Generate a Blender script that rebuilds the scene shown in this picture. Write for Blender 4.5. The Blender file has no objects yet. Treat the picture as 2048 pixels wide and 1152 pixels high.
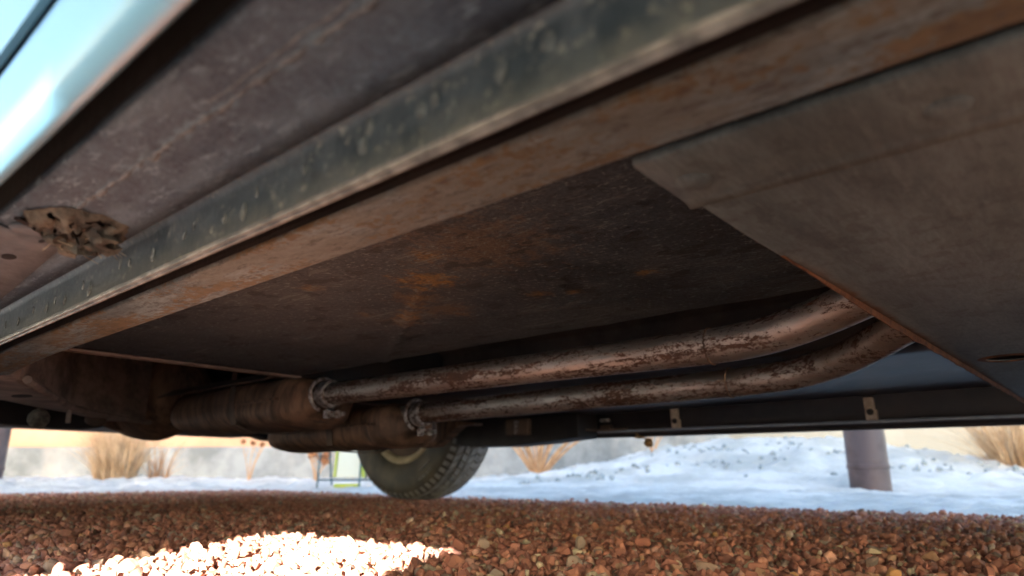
import bpy, bmesh, math, random
import numpy as np
from mathutils import Vector, Matrix, noise

random.seed(7)
rng = np.random.default_rng(7)
S = bpy.context.scene
C = S.collection
R = math.radians

# ------------------------------------------------------------------ camera
PITCH, YAW, CAM_Z = R(15.52), R(49.08), 0.10      # camera lies on the gravel, looks up under the car
cam_d = bpy.data.cameras.new('camera')
cam = bpy.data.objects.new('camera', cam_d)
C.objects.link(cam)
S.camera = cam
cam.location = (0, 0, CAM_Z)
cam.rotation_euler = (R(90) + PITCH, 0, -YAW)
cam_d.sensor_width = 36.0
cam_d.lens = 36.0 * 1365.0 / 2048.0
cam_d.clip_start, cam_d.clip_end = 0.02, 400
cam_d.dof.use_dof = True
cam_d.dof.focus_distance = 0.68
cam_d.dof.aperture_fstop = 5.6
cam_d.dof.aperture_blades = 9

# ------------------------------------------------------------------ sky and sun
SUN_EL = R(17.4)
RAY = Vector((0.80, 0.515, -math.tan(SUN_EL) * math.hypot(0.80, 0.515))).normalized()   # way the sunlight travels
w = bpy.data.worlds.new('World')
S.world = w
w.use_nodes = True
nt = w.node_tree
for n in list(nt.nodes):
    nt.nodes.remove(n)
wo = nt.nodes.new('ShaderNodeOutputWorld')
bg = nt.nodes.new('ShaderNodeBackground')
sky = nt.nodes.new('ShaderNodeTexSky')
sky.sky_type = 'NISHITA'
sky.sun_disc = False
sky.sun_elevation = SUN_EL
sky.sun_rotation = math.atan2(-RAY.x, -RAY.y)
sky.air_density, sky.dust_density, sky.ozone_density = 1.0, 1.2, 1.0
bg.inputs['Strength'].default_value = 0.062
nt.links.new(sky.outputs[0], bg.inputs[0])
nt.links.new(bg.outputs[0], wo.inputs[0])
sd = bpy.data.lights.new('sun', 'SUN')
sd.energy, sd.angle, sd.color = 5.0, R(0.53), (1.0, 0.95, 0.88)
sun = bpy.data.objects.new('sun', sd)
C.objects.link(sun)
sun.rotation_euler = RAY.to_track_quat('-Z', 'Y').to_euler()
sun.location = (-20, -13, 9)

S.render.engine = 'CYCLES'
S.cycles.use_denoising = True
S.cycles.max_bounces = 10
S.cycles.diffuse_bounces = 7
S.cycles.glossy_bounces = 5
S.cycles.sample_clamp_indirect = 8.0
S.view_settings.view_transform = 'Standard'
S.view_settings.look = 'None'
S.view_settings.exposure = 3.80
S.view_settings.gamma = 1.0
S.view_settings.use_curve_mapping = False


# ------------------------------------------------------------------ material helpers
class NB:
    """a small node builder: values are sockets, numbers or colours"""
    def __init__(s, name):
        s.m = bpy.data.materials.new(name)
        s.m.use_nodes = True
        s.t = s.m.node_tree
        s.b = s.t.nodes['Principled BSDF']
        s.co = s.t.nodes.new('ShaderNodeTexCoord').outputs['Object']

    def put(s, sock, v):
        if isinstance(v, bpy.types.NodeSocket):
            s.t.links.new(v, sock)
        elif isinstance(v, (tuple, list)) and sock.type == 'RGBA' and len(v) == 3:
            sock.default_value = (*v, 1)
        else:
            sock.default_value = v

    def scaled(s, sc, rot=(0, 0, 0), loc=(0, 0, 0)):
        n = s.t.nodes.new('ShaderNodeMapping')
        s.t.links.new(s.co, n.inputs[0])
        n.inputs['Scale'].default_value = sc
        n.inputs['Rotation'].default_value = rot
        n.inputs['Location'].default_value = loc
        return n.outputs[0]

    def noise(s, scale, detail=5, rough=0.6, co=None, dist=0.0):
        n = s.t.nodes.new('ShaderNodeTexNoise')
        s.t.links.new(co or s.co, n.inputs['Vector'])
        n.inputs['Scale'].default_value = scale
        n.inputs['Detail'].default_value = detail
        n.inputs['Roughness'].default_value = rough
        n.inputs['Distortion'].default_value = dist
        return s.math('MULTIPLY_ADD', n.outputs['Fac'], 1.9, -0.45)      # stretched to use the whole range

    def voro(s, scale, co=None, feature='F1'):
        n = s.t.nodes.new('ShaderNodeTexVoronoi')
        n.feature = feature
        s.t.links.new(co or s.co, n.inputs['Vector'])
        n.inputs['Scale'].default_value = scale
        return n.outputs['Distance']

    def ramp(s, fac, stops, interp='LINEAR'):
        n = s.t.nodes.new('ShaderNodeValToRGB')
        n.color_ramp.interpolation = interp
        e = n.color_ramp.elements
        while len(e) < len(stops):
            e.new(0.5)
        for i, (p, c) in enumerate(stops):
            e[i].position = p
            e[i].color = (c, c, c, 1) if isinstance(c, (int, float)) else (*c, 1)
        s.put(n.inputs[0], fac)
        return n.outputs[0]

    def mix(s, fac, a, b, mode='MIX'):
        n = s.t.nodes.new('ShaderNodeMix')
        n.data_type = 'RGBA'
        n.blend_type = mode
        s.put(n.inputs[0], fac)
        s.put(n.inputs[6], a)
        s.put(n.inputs[7], b)
        return n.outputs[2]

    def math(s, op, a, b=0.0, c=None):
        n = s.t.nodes.new('ShaderNodeMath')
        n.operation = op
        s.put(n.inputs[0], a)
        s.put(n.inputs[1], b)
        if c is not None:
            s.put(n.inputs[2], c)
        return n.outputs[0]

    def xyz(s):
        n = s.t.nodes.new('ShaderNodeSeparateXYZ')
        s.t.links.new(s.co, n.inputs[0])
        return n.outputs

    def blot(s, p, r, soft=0.6, wob=0.5, scale=25):
        """a ragged stain round the point p, 0..1"""
        d = s.t.nodes.new('ShaderNodeVectorMath')
        d.operation = 'DISTANCE'
        s.t.links.new(s.co, d.inputs[0])
        d.inputs[1].default_value = p
        v = s.math('DIVIDE', d.outputs['Value'], r)
        v = s.math('ADD', v, s.math('MULTIPLY', s.math('SUBTRACT', s.noise(scale, 6, 0.7), 0.5), wob * 4))
        return s.ramp(v, [(max(0.0, 1 - soft), 1.0), (1.0, 0.0)])

    def bump(s, h, strength=0.3, dist=0.002):
        n = s.t.nodes.new('ShaderNodeBump')
        n.inputs['Strength'].default_value = strength
        n.inputs['Distance'].default_value = dist
        s.put(n.inputs['Height'], h)
        s.t.links.new(n.outputs[0], s.b.inputs['Normal'])

    def out(s, col, rough=0.6, metal=0.0, spec=0.5, coat=0.0):
        s.put(s.b.inputs['Base Color'], col)
        s.put(s.b.inputs['Roughness'], rough)
        s.put(s.b.inputs['Metallic'], metal)
        s.b.inputs['Specular IOR Level'].default_value = spec
        s.b.inputs['Coat Weight'].default_value = coat
        return s.m


def plain(name, c1, c2, scale=12, rough=0.7, metal=0.0, bump=0.2, bscale=120, spec=0.4, bd=0.001):
    b = NB(name)
    col = b.mix(b.ramp(b.noise(scale, 6, 0.65), [(0.3, 0.0), (0.7, 1.0)]), c1, c2)
    if bump:
        b.bump(b.noise(bscale, 5, 0.6), bump, bd)
    return b.out(col, rough, metal, spec)


MAT = {}

# light blue body paint
b = NB('body_paint')
g = b.mix(b.noise(9, 5), (0.145, 0.33, 0.46), (0.18, 0.375, 0.50))
MAT['paint'] = b.out(g, 0.28, 0.0, 0.5, 0.6)
b.b.inputs['Coat Roughness'].default_value = 0.12

# dark undersealed sheet of the rocker
b = NB('underseal')
big = b.noise(14, 8, 0.7)
col = b.mix(b.ramp(big, [(0.32, 0.0), (0.68, 1.0)]), (0.078, 0.086, 0.104), (0.138, 0.148, 0.168))
gr_ = b.ramp(b.noise(300, 6, 0.8), [(0.36, 0.0), (0.62, 1.0)])
col = b.mix(0.55, col, b.mix(gr_, (0.55, 0.55, 0.55), (1.35, 1.35, 1.35)), 'MULTIPLY')
dust = b.ramp(b.noise(190, 8, 0.78, b.scaled((1, 0.3, 1))), [(0.60, 0.0), (0.68, 1.0)])
col = b.mix(b.math('MULTIPLY', dust, 0.75), col, (0.34, 0.34, 0.345))
film = b.ramp(b.noise(8, 6, 0.65, b.scaled((3.0, 1, 1))), [(0.5, 0.0), (0.72, 1.0)])
col = b.mix(b.math('MULTIPLY', film, 0.6), col, (0.24, 0.24, 0.25))
x, y, z = b.xyz()
near = b.ramp(b.math('ABSOLUTE', b.math('ADD', b.math('SUBTRACT', x, 0.1125), b.math('MULTIPLY', b.math('SUBTRACT', b.noise(30, 5, 0.6), 0.5), 0.004))), [(0.0015, 1.0), (0.0075, 0.0)])
fk = b.ramp(b.math('ADD', b.noise(120, 8, 0.75, b.scaled((1, 0.6, 1))), b.math('MULTIPLY', near, 0.30)), [(0.72, 0.0), (0.84, 1.0)])
col = b.mix(b.math('MULTIPLY', b.math('MULTIPLY', fk, near), 0.9), col, (0.25, 0.285, 0.30))
b.bump(b.noise(420, 6, 0.7), 0.6, 0.0014)
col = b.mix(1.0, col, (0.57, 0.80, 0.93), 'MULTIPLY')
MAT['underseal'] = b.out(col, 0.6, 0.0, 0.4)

# outer face of the pinch weld: blue grey paint, paler and warmer low down
b = NB('pinch_weld_paint')
x, y, z = b.xyz()
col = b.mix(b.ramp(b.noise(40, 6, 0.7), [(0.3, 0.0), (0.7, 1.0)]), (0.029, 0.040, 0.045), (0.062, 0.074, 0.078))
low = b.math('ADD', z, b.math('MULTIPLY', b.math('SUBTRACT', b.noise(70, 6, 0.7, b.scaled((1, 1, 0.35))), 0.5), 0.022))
palef = b.ramp(low, [(0.219, 1.0), (0.232, 0.0)])
col = b.mix(b.math('MULTIPLY', palef, 0.6), col, (0.105, 0.107, 0.096))
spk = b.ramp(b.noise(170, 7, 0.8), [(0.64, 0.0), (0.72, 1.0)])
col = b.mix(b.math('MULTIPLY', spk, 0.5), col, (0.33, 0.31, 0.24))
b.bump(b.noise(260, 5, 0.7), 0.35, 0.001)
MAT['pinch'] = b.out(col, 0.42, 0.0, 0.5)
MAT['pinch_lip'] = plain('pinch_lip_bare_edge', (0.10, 0.095, 0.088), (0.27, 0.25, 0.22), 60, 0.45, 0.2, 0.3, 300)
MAT['dust_spot'] = plain('dusty_weld', (0.075, 0.082, 0.078), (0.135, 0.14, 0.125), 220, 0.8, 0, 0.5, 500)
MAT['sealer'] = plain('seam_sealer', (0.09, 0.10, 0.108), (0.20, 0.215, 0.22), 120, 0.85, 0, 0.6, 400)

# rusty frame rail
b = NB('rail_rust')
x, y, z = b.xyz()
streak = b.scaled((1.0, 0.28, 1.0))
col = b.mix(b.ramp(b.noise(26, 8, 0.7, streak), [(0.32, 0.0), (0.68, 1.0)]), (0.140, 0.152, 0.160), (0.260, 0.272, 0.275))
gr_ = b.ramp(b.noise(210, 7, 0.8, b.scaled((1.0, 0.4, 1.0))), [(0.36, 0.0), (0.62, 1.0)])
col = b.mix(0.6, col, b.mix(gr_, (0.55, 0.53, 0.52), (1.3, 1.3, 1.3)), 'MULTIPLY')
tan = b.ramp(b.noise(9, 7, 0.7, streak), [(0.46, 0.0), (0.60, 1.0)])
col = b.mix(b.math('MULTIPLY', tan, 0.55), col, (0.20, 0.140, 0.092))
rn = b.math('ADD', b.math('MULTIPLY', b.noise(20, 9, 0.75, streak), 0.7), b.math('MULTIPLY', b.noise(130, 7, 0.75), 0.3))
inner = b.math('MULTIPLY', b.ramp(x, [(0.235, 0.0), (0.281, 1.0)]), 0.085)
fr = b.math('MULTIPLY', b.ramp(y, [(0.05, 1.0), (0.26, 0.0)]), 0.055)
rr_ = b.math('MULTIPLY', b.ramp(y, [(0.85, 0.0), (1.25, 1.0)]), 0.05)
rf = b.ramp(b.math('ADD', b.math('ADD', rn, inner), b.math('ADD', fr, rr_)), [(0.565, 0.0), (0.625, 1.0)])
rcol = b.mix(b.noise(70, 6, 0.7), (0.100, 0.050, 0.019), (0.26, 0.138, 0.052))
col = b.mix(b.math('MULTIPLY', rf, 0.88), col, rcol)
dk = b.ramp(b.noise(150, 7, 0.8, streak), [(0.34, 1.0), (0.42, 0.0)])
col = b.mix(b.math('MULTIPLY', dk, 0.65), col, (0.05, 0.036, 0.032))
b.bump(b.noise(190, 8, 0.75, streak), 0.6, 0.0014)
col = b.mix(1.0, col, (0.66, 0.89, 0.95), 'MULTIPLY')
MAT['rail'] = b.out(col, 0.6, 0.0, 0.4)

# big flat plate under the middle of the car
b = NB('belly_plate')
x, y, z = b.xyz()
streak = b.scaled((0.30, 1.2, 1.0), (0, 0, R(-7)))
col = b.mix(b.ramp(b.noise(13, 7, 0.62, streak), [(0.3, 0.0), (0.72, 1.0)]), (0.105, 0.108, 0.104), (0.185, 0.188, 0.178))
blotch = b.ramp(b.noise(5.5, 5, 0.6), [(0.42, 0.0), (0.62, 1.0)])
col = b.mix(b.math('MULTIPLY', blotch, 0.35), col, (0.105, 0.100, 0.102))
scr = b.ramp(b.noise(70, 7, 0.75, b.scaled((0.12, 1.6, 1.0), (0, 0, R(-12)))), [(0.60, 0.0), (0.70, 1.0)])
col = b.mix(b.math('MULTIPLY', scr, 0.2), col, (0.24, 0.23, 0.22))
gr_ = b.ramp(b.noise(240, 7, 0.8, streak), [(0.36, 0.0), (0.62, 1.0)])
col = b.mix(0.35, col, b.mix(gr_, (0.6, 0.6, 0.6), (1.3, 1.3, 1.3)), 'MULTIPLY')
spots = b.ramp(b.noise(42, 4, 0.55), [(0.28, 1.0), (0.36, 0.0)])
col = b.mix(b.math('MULTIPLY', spots, 0.3), col, (0.05, 0.042, 0.038))
edge = b.math('ADD', b.math('ADD', y, b.math('MULTIPLY', b.math('SUBTRACT', x, 0.35), 0.022)), b.math('MULTIPLY', b.math('SUBTRACT', b.noise(30, 8, 0.7, b.scaled((1, 0.4, 1))), 0.5), 0.011))
along = b.ramp(x, [(0.46, 0.0), (0.62, 1.0)])
pale = b.math('MULTIPLY', b.ramp(edge, [(0.140, 0.0), (0.154, 1.0)]), along)
col = b.mix(b.math('MULTIPLY', pale, 0.55), col, (0.27, 0.25, 0.225))
rust = b.math('MULTIPLY', b.ramp(edge, [(0.1515, 0.0), (0.1535, 1.0)]), along)
col = b.mix(b.math('MULTIPLY', rust, 0.9), col, (0.17, 0.058, 0.018))
b.bump(b.noise(200, 7, 0.7, streak), 0.35, 0.0010)
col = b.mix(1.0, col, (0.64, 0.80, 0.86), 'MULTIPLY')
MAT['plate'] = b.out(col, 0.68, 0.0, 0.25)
MAT['rust_edge'] = plain('rusted_cut_edge', (0.075, 0.032, 0.014), (0.16, 0.068, 0.026), 60, 0.8, 0, 0.5, 300)

# floor pan, dark with rust blooms and scratches
b = NB('floor_pan_steel')
x, y, z = b.xyz()
col = b.mix(b.ramp(b.noise(9, 9, 0.72), [(0.32, 0.0), (0.68, 1.0)]), (0.026, 0.031, 0.036), (0.066, 0.072, 0.076))
gr_ = b.ramp(b.noise(260, 8, 0.82), [(0.38, 0.0), (0.62, 1.0)])
col = b.mix(0.75, col, b.mix(gr_, (0.35, 0.35, 0.36), (1.6, 1.55, 1.5)), 'MULTIPLY')
brown = b.ramp(b.noise(4.5, 8, 0.7), [(0.50, 0.0), (0.80, 1.0)])
col = b.mix(b.math('MULTIPLY', brown, 0.5), col, (0.074, 0.054, 0.034))
rear = b.ramp(b.math('ADD', y, b.math('MULTIPLY', b.noise(8, 5, 0.6), 0.3)), [(0.65, 0.0), (1.1, 1.0)])
col = b.mix(b.math('MULTIPLY', rear, 0.65), col, (0.070, 0.064, 0.065))
for p, r, k in (((0.461, 0.52, 0.3), 0.036, 0.95), ((0.505, 0.585, 0.3), 0.036, 0.35), ((0.558, 0.661, 0.3), 0.022, 0.95), ((0.575, 0.69, 0.3), 0.03, 0.35), ((0.480, 0.548, 0.3), 0.016, 0.5), ((0.500, 0.577, 0.3), 0.014, 0.45), ((0.522, 0.608, 0.3), 0.014, 0.45), ((0.542, 0.637, 0.3), 0.016, 0.55), ((0.52, 0.70, 0.3), 0.014, 0.4), ((0.60, 0.60, 0.3), 0.014, 0.4), ((0.42, 0.40, 0.3), 0.085, 0.35), ((0.41, 0.46, 0.3), 0.02, 0.7),
                ((0.565, 0.60, 0.3), 0.040, 0.35), ((0.585, 0.465, 0.3), 0.016, 0.7), ((0.60, 0.43, 0.3), 0.014, 0.7), ((0.590, 0.330, 0.3), 0.014, 0.8), ((0.40, 0.64, 0.3), 0.018, 0.6), ((0.345, 0.36, 0.3), 0.02, 0.4)):
    col = b.mix(b.math('MULTIPLY', b.blot(p, r, 0.7, 0.5, 60), k), col, b.mix(gr_, (0.17, 0.060, 0.009), (0.44, 0.175, 0.027)))
scr = b.ramp(b.noise(75, 8, 0.8, b.scaled((1.6, 0.06, 1.0), (0, 0, R(-14)))), [(0.60, 0.0), (0.64, 1.0)])
where = b.ramp(b.noise(9, 4, 0.6), [(0.56, 0.0), (0.72, 1.0)])
col = b.mix(b.math('MULTIPLY', b.math('MULTIPLY', scr, where), 0.5), col, (0.28, 0.235, 0.19))
fl = b.ramp(b.noise(210, 5, 0.75, b.scaled((1.0, 0.5, 1.0))), [(0.66, 0.0), (0.70, 1.0)])
col = b.mix(b.math('MULTIPLY', fl, 0.7), col, (0.30, 0.27, 0.23))
pits = b.ramp(b.noise(34, 6, 0.65, b.scaled((1, 0.6, 1))), [(0.30, 1.0), (0.36, 0.0)])
col = b.mix(b.math('MULTIPLY', pits, 0.8), col, (0.010, 0.010, 0.011))
b.bump(b.noise(140, 8, 0.75), 0.6, 0.0014)
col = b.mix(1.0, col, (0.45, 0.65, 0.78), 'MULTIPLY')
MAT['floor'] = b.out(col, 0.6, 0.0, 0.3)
MAT['far_floor'] = plain('far_floor_sheet', (0.022, 0.033, 0.048), (0.050, 0.064, 0.082), 9, 0.42, 0.0, 0.25, 60, 0.5)
MAT['dark'] = plain('undercoat_and_shade_dark', (0.014, 0.013, 0.013), (0.032, 0.027, 0.024), 9, 0.7, 0, 0.5, 160)  # undercoat, also used as painted shade in the rail gap and sill channel
MAT['tunnel'] = plain('tunnel_sheet', (0.020, 0.019, 0.018), (0.050, 0.044, 0.040), 9, 0.7, 0, 0.5, 160)
MAT['dark_brown'] = plain('dark_rusty_steel', (0.060, 0.045, 0.035), (0.135, 0.088, 0.060), 10, 0.75, 0, 0.5, 120)
MAT['black_rocker'] = plain('black_sill_paint', (0.012, 0.012, 0.014), (0.026, 0.022, 0.022), 14, 0.38, 0, 0.15, 160, 0.5)

MAT['lip_glint'] = plain('lip_glint_colour', (0.20, 0.235, 0.285), (0.27, 0.31, 0.36), 20, 0.35, 0, 0.1)  # pale blue grey standing in for snow light on the far sill
# rusty exhaust pipe
b = NB('pipe_steel')
st = b.scaled((1.0, 0.16, 1.0))
base = b.mix(b.ramp(b.noise(20, 6, 0.65, st), [(0.2, 0.0), (0.8, 1.0)]), (0.30, 0.25, 0.205), (0.60, 0.56, 0.51))
rustc = b.mix(b.noise(60, 6, 0.7), (0.035, 0.017, 0.012), (0.135, 0.062, 0.032))
f = b.math('ADD', b.math('MULTIPLY', b.noise(42, 9, 0.75, st), 0.55), b.math('MULTIPLY', b.noise(210, 6, 0.8, b.scaled((1, 0.5, 1))), 0.45))
x, y, z = b.xyz()
fy = b.math('ADD', f, b.ramp(y, [(0.30, 0.0), (0.9, 0.045)]))
rm = b.ramp(fy, [(0.515, 0.0), (0.585, 1.0)])
col = b.mix(rm, base, rustc)
b.bump(b.math('ADD', f, b.math('MULTIPLY', rm, 0.25)), 0.45, 0.0015)
MAT['pipe'] = b.out(col, b.ramp(rm, [(0.0, 0.36), (1.0, 0.62)]), b.ramp(rm, [(0.0, 0.85), (1.0, 0.12)]), 0.5)

b = NB('muffler_rust')
st = b.scaled((1.0, 2.2, 0.35))
col = b.mix(b.ramp(b.noise(20, 8, 0.7, st), [(0.3, 0.0), (0.7, 1.0)]), (0.062, 0.038, 0.026), (0.230, 0.130, 0.078))
col = b.mix(b.ramp(b.noise(9, 5), [(0.5, 0.0), (0.7, 0.7)]), col, (0.095, 0.060, 0.044))
b.bump(b.noise(110, 7, 0.7), 0.5, 0.0015)
MAT['muffler'] = b.out(col, 0.72, 0.1, 0.4)
b = NB('frame_kick_rust')
st = b.scaled((0.5, 1.0, 1.6), (0, 0, R(35)))
col = b.mix(b.ramp(b.noise(16, 8, 0.7, st), [(0.3, 0.0), (0.7, 1.0)]), (0.125, 0.098, 0.082), (0.29, 0.225, 0.185))
b.bump(b.noise(110, 7, 0.7), 0.5, 0.0015)
MAT['kick'] = b.out(col, 0.7, 0.0, 0.4)
MAT['galv'] = plain('dirty_zinc', (0.12, 0.085, 0.065), (0.50, 0.47, 0.45), 90, 0.45, 0.5, 0.6, 250)
MAT['tan_clip'] = plain('tan_clip', (0.36, 0.28, 0.21), (0.50, 0.40, 0.31), 60, 0.6, 0, 0.2, 200)
MAT['bolt'] = plain('dark_bolt', (0.02, 0.02, 0.022), (0.05, 0.045, 0.04), 60, 0.5, 0.5, 0.2)
MAT['mud'] = plain('torn_dusty_rubber', (0.038, 0.032, 0.025), (0.15, 0.130, 0.098), 55, 0.9, 0, 0.8, 260)
MAT['pink_seal'] = plain('faded_underseal', (0.058, 0.068, 0.080), (0.108, 0.122, 0.138), 40, 0.55, 0, 0.4, 350)
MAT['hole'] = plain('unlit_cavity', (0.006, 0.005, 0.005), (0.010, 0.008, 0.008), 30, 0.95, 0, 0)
MAT['straw_fibre'] = plain('dry_fibre', (0.30, 0.24, 0.15), (0.45, 0.37, 0.24), 90, 0.8, 0, 0)

# tyre and rim
b = NB('tyre_rubber')
col = b.mix(b.ramp(b.noise(9, 6, 0.6), [(0.35, 0.0), (0.7, 1.0)]), (0.050, 0.047, 0.040), (0.095, 0.084, 0.060))
b.bump(b.noise(90, 5, 0.6), 0.3, 0.001)
MAT['tyre'] = b.out(col, 0.6, 0.0, 0.4)
MAT['tread'] = plain('tread_rubber', (0.16, 0.168, 0.172), (0.27, 0.28, 0.285), 30, 0.6, 0, 0.3, 200)
MAT['rim'] = plain('cream_rim', (0.52, 0.43, 0.27), (0.66, 0.57, 0.39), 20, 0.45, 0.1, 0.1)
MAT['faded_mark'] = plain('worn_grey_mark', (0.12, 0.12, 0.115), (0.24, 0.235, 0.22), 70, 0.7, 0, 0.3)
MAT['glass'] = NB('car_glass').out((0.03, 0.04, 0.045), 0.05, 0.0, 0.5)
MAT['chrome'] = NB('chrome').out((0.75, 0.75, 0.76), 0.12, 1.0)

# stones
STONE_STOPS = [(0.00, (0.504, 0.214, 0.136)), (0.20, (0.394, 0.160, 0.106)), (0.36, (0.569, 0.264, 0.169)), (0.50, (0.482, 0.213, 0.147)),
               (0.62, (0.336, 0.136, 0.093)), (0.73, (0.623, 0.333, 0.239)), (0.80, (0.560, 0.333, 0.203)), (0.86, (0.306, 0.212, 0.160)),
               (0.905, (0.475, 0.350, 0.262)), (0.94, (0.650, 0.531, 0.356)), (0.97, (0.650, 0.349, 0.146)), (0.98, (0.367, 0.278, 0.215))]
b = NB('red_gravel')
geo = b.t.nodes.new('ShaderNodeNewGeometry')
oi = b.t.nodes.new('ShaderNodeObjectInfo')
rnd = b.math('FRACT', b.math('ADD', geo.outputs['Random Per Island'], oi.outputs['Random']))
tone = b.math('FRACT', b.math('MULTIPLY', rnd, 13.7))
col = b.ramp(rnd, STONE_STOPS, 'CONSTANT')
col = b.mix(0.75, col, b.ramp(tone, [(0, 0.62), (1, 1.22)]), 'MULTIPLY')
vein = b.ramp(b.noise(95, 6, 0.7), [(0.35, 0.78), (0.68, 1.2)])
col = b.mix(0.7, col, vein, 'MULTIPLY')
dustn = b.ramp(b.noise(260, 5, 0.7), [(0.55, 0.0), (0.75, 1.0)])
col = b.mix(b.math('MULTIPLY', dustn, 0.22), col, (0.42, 0.30, 0.22))
b.bump(b.noise(330, 6, 0.7), 0.5, 0.0012)
MAT['stone'] = b.out(col, 0.72, 0.0, 0.4)
MAT['gravel_base'] = plain('gravel_bed', (0.15, 0.07, 0.045), (0.28, 0.14, 0.09), 60, 0.9, 0, 0.8, 90, 0.2, 0.006)

b = NB('snow')
col = b.mix(b.ramp(b.noise(2.2, 6, 0.6), [(0.3, 0.0), (0.7, 1.0)]), (0.41, 0.42, 0.385), (0.62, 0.62, 0.57))
peb = b.ramp(b.noise(38, 5, 0.7), [(0.66, 0.0), (0.72, 1.0)])
col = b.mix(b.math('MULTIPLY', peb, 0.35), col, (0.42, 0.40, 0.46))
b.bump(b.noise(42, 6, 0.7), 0.6, 0.008)
MAT['snow'] = b.out(col, 0.65, 0.0, 0.3)
MAT['peach'] = plain('peach_stucco', (0.54, 0.335, 0.22), (0.59, 0.375, 0.25), 1.6, 0.9, 0, 0.3, 70, 0.2, 0.004)
b = NB('grey_plaster')
col = b.mix(b.ramp(b.noise(1.7, 6, 0.65), [(0.3, 0.0), (0.7, 1.0)]), (0.185, 0.195, 0.198), (0.355, 0.362, 0.360))
stn = b.ramp(b.noise(3.2, 6, 0.65, b.scaled((1, 1, 0.4))), [(0.55, 0.0), (0.75, 1.0)])
col = b.mix(b.math('MULTIPLY', stn, 0.5), col, (0.36, 0.33, 0.30))
b.bump(b.noise(30, 6, 0.7), 0.4, 0.01)
MAT['grey_wall'] = b.out(col, 0.9, 0.0, 0.2)
MAT['beige'] = plain('beige_stucco', (0.30, 0.285, 0.245), (0.36, 0.34, 0.295), 1.4, 0.9, 0, 0.3, 60, 0.2, 0.004)
b = NB('brown_steel_post')
col = b.mix(b.ramp(b.noise(5, 6, 0.6), [(0.3, 0.0), (0.7, 1.0)]), (0.058, 0.038, 0.038), (0.112, 0.080, 0.078))
MAT['post'] = b.out(col, 0.5, 0.1, 0.4)
MAT['grass'] = plain('dry_grass', (0.42, 0.27, 0.145), (0.66, 0.48, 0.30), 9, 0.8, 0, 0)
MAT['stem'] = plain('dry_stem', (0.42, 0.235, 0.12), (0.62, 0.38, 0.21), 14, 0.8, 0, 0)
MAT['seed'] = plain('rusty_seed_head', (0.17, 0.065, 0.030), (0.33, 0.15, 0.07), 40, 0.9, 0, 0.6, 120)
MAT['seed_tan'] = plain('tan_seed_head', (0.25, 0.13, 0.045), (0.40, 0.23, 0.09), 60, 0.9, 0, 0.8, 160, 0.3, 0.004)
MAT['teal'] = plain('teal_metal', (0.03, 0.085, 0.105), (0.05, 0.12, 0.14), 20, 0.5, 0.2, 0)
MAT['white_board'] = plain('white_board', (0.88, 0.83, 0.64), (0.91, 0.87, 0.70), 3, 0.5, 0, 0)
MAT['lime'] = plain('yellow_green_paint', (0.48, 0.52, 0.07), (0.56, 0.60, 0.10), 8, 0.5, 0, 0)
MAT['bank_bits'] = plain('dull_green_tufts', (0.22, 0.26, 0.265), (0.38, 0.41, 0.415), 20, 0.9, 0, 0)
MAT['blocker'] = plain('pale_blocker_plaster', (0.40, 0.30, 0.21), (0.5, 0.38, 0.27), 2, 0.9, 0, 0.3, 60)


# ------------------------------------------------------------------ mesh helpers
def link(o, parent=None):
    C.objects.link(o)
    if parent:
        o.parent = parent
        o.matrix_parent_inverse = Matrix.Translation(parent.location).inverted() if parent.type == 'EMPTY' else Matrix.Identity(4)
    return o


def mk(name, verts, faces, mat, parent=None, smooth=False, bevel=0.0, thick=0.0, angle=35):
    me = bpy.data.meshes.new(name)
    me.from_pydata([tuple(v) for v in verts], [], [tuple(f) for f in faces])
    me.update()
    bm = bmesh.new()
    bm.from_mesh(me)
    bmesh.ops.recalc_face_normals(bm, faces=bm.faces)
    bm.to_mesh(me)
    bm.free()
    for m in (mat if isinstance(mat, (list, tuple)) else [mat]):
        me.materials.append(m)
    o = bpy.data.objects.new(name, me)
    if smooth:
        me.polygons.foreach_set('use_smooth', [True] * len(me.polygons))
        try:
            me.set_sharp_from_angle(angle=R(angle))
        except Exception:
            pass
    if thick:
        s = o.modifiers.new('thickness', 'SOLIDIFY')
        s.thickness = thick
        s.offset = 1.0
    if bevel:
        bv = o.modifiers.new('bevel', 'BEVEL')
        bv.width = bevel
        bv.segments = 2
        bv.limit_method = 'ANGLE'
    return link(o, parent)


def cuboid(x0, x1, y0, y1, z0, z1):
    v = [(x0, y0, z0), (x1, y0, z0), (x1, y1, z0), (x0, y1, z0), (x0, y0, z1), (x1, y0, z1), (x1, y1, z1), (x0, y1, z1)]
    f = [(0, 3, 2, 1), (4, 5, 6, 7), (0, 1, 5, 4), (1, 2, 6, 5), (2, 3, 7, 6), (3, 0, 4, 7)]
    return v, f


def box(name, b, mat, parent=None, bevel=0.002):
    v, f = cuboid(*b)
    return mk(name, v, f, mat, parent, bevel=bevel)


def join(*vf):
    V, F = [], []
    for v, f in vf:
        k = len(V)
        V += list(v)
        F += [tuple(i + k for i in q) for q in f]
    return V, F


def prism(poly, axis, a0, a1):
    """closed prism: poly is a list of 2-D points in the other two axes, in x,y,z order"""
    def P(p, a):
        if axis == 'x': return (a, p[0], p[1])
        if axis == 'y': return (p[0], a, p[1])
        return (p[0], p[1], a)
    n = len(poly)
    v = [P(p, a0) for p in poly] + [P(p, a1) for p in poly]
    f = [tuple(range(n)), tuple(range(2 * n - 1, n - 1, -1))] + [(i, (i + 1) % n, n + (i + 1) % n, n + i) for i in range(n)]
    return v, f


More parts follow.
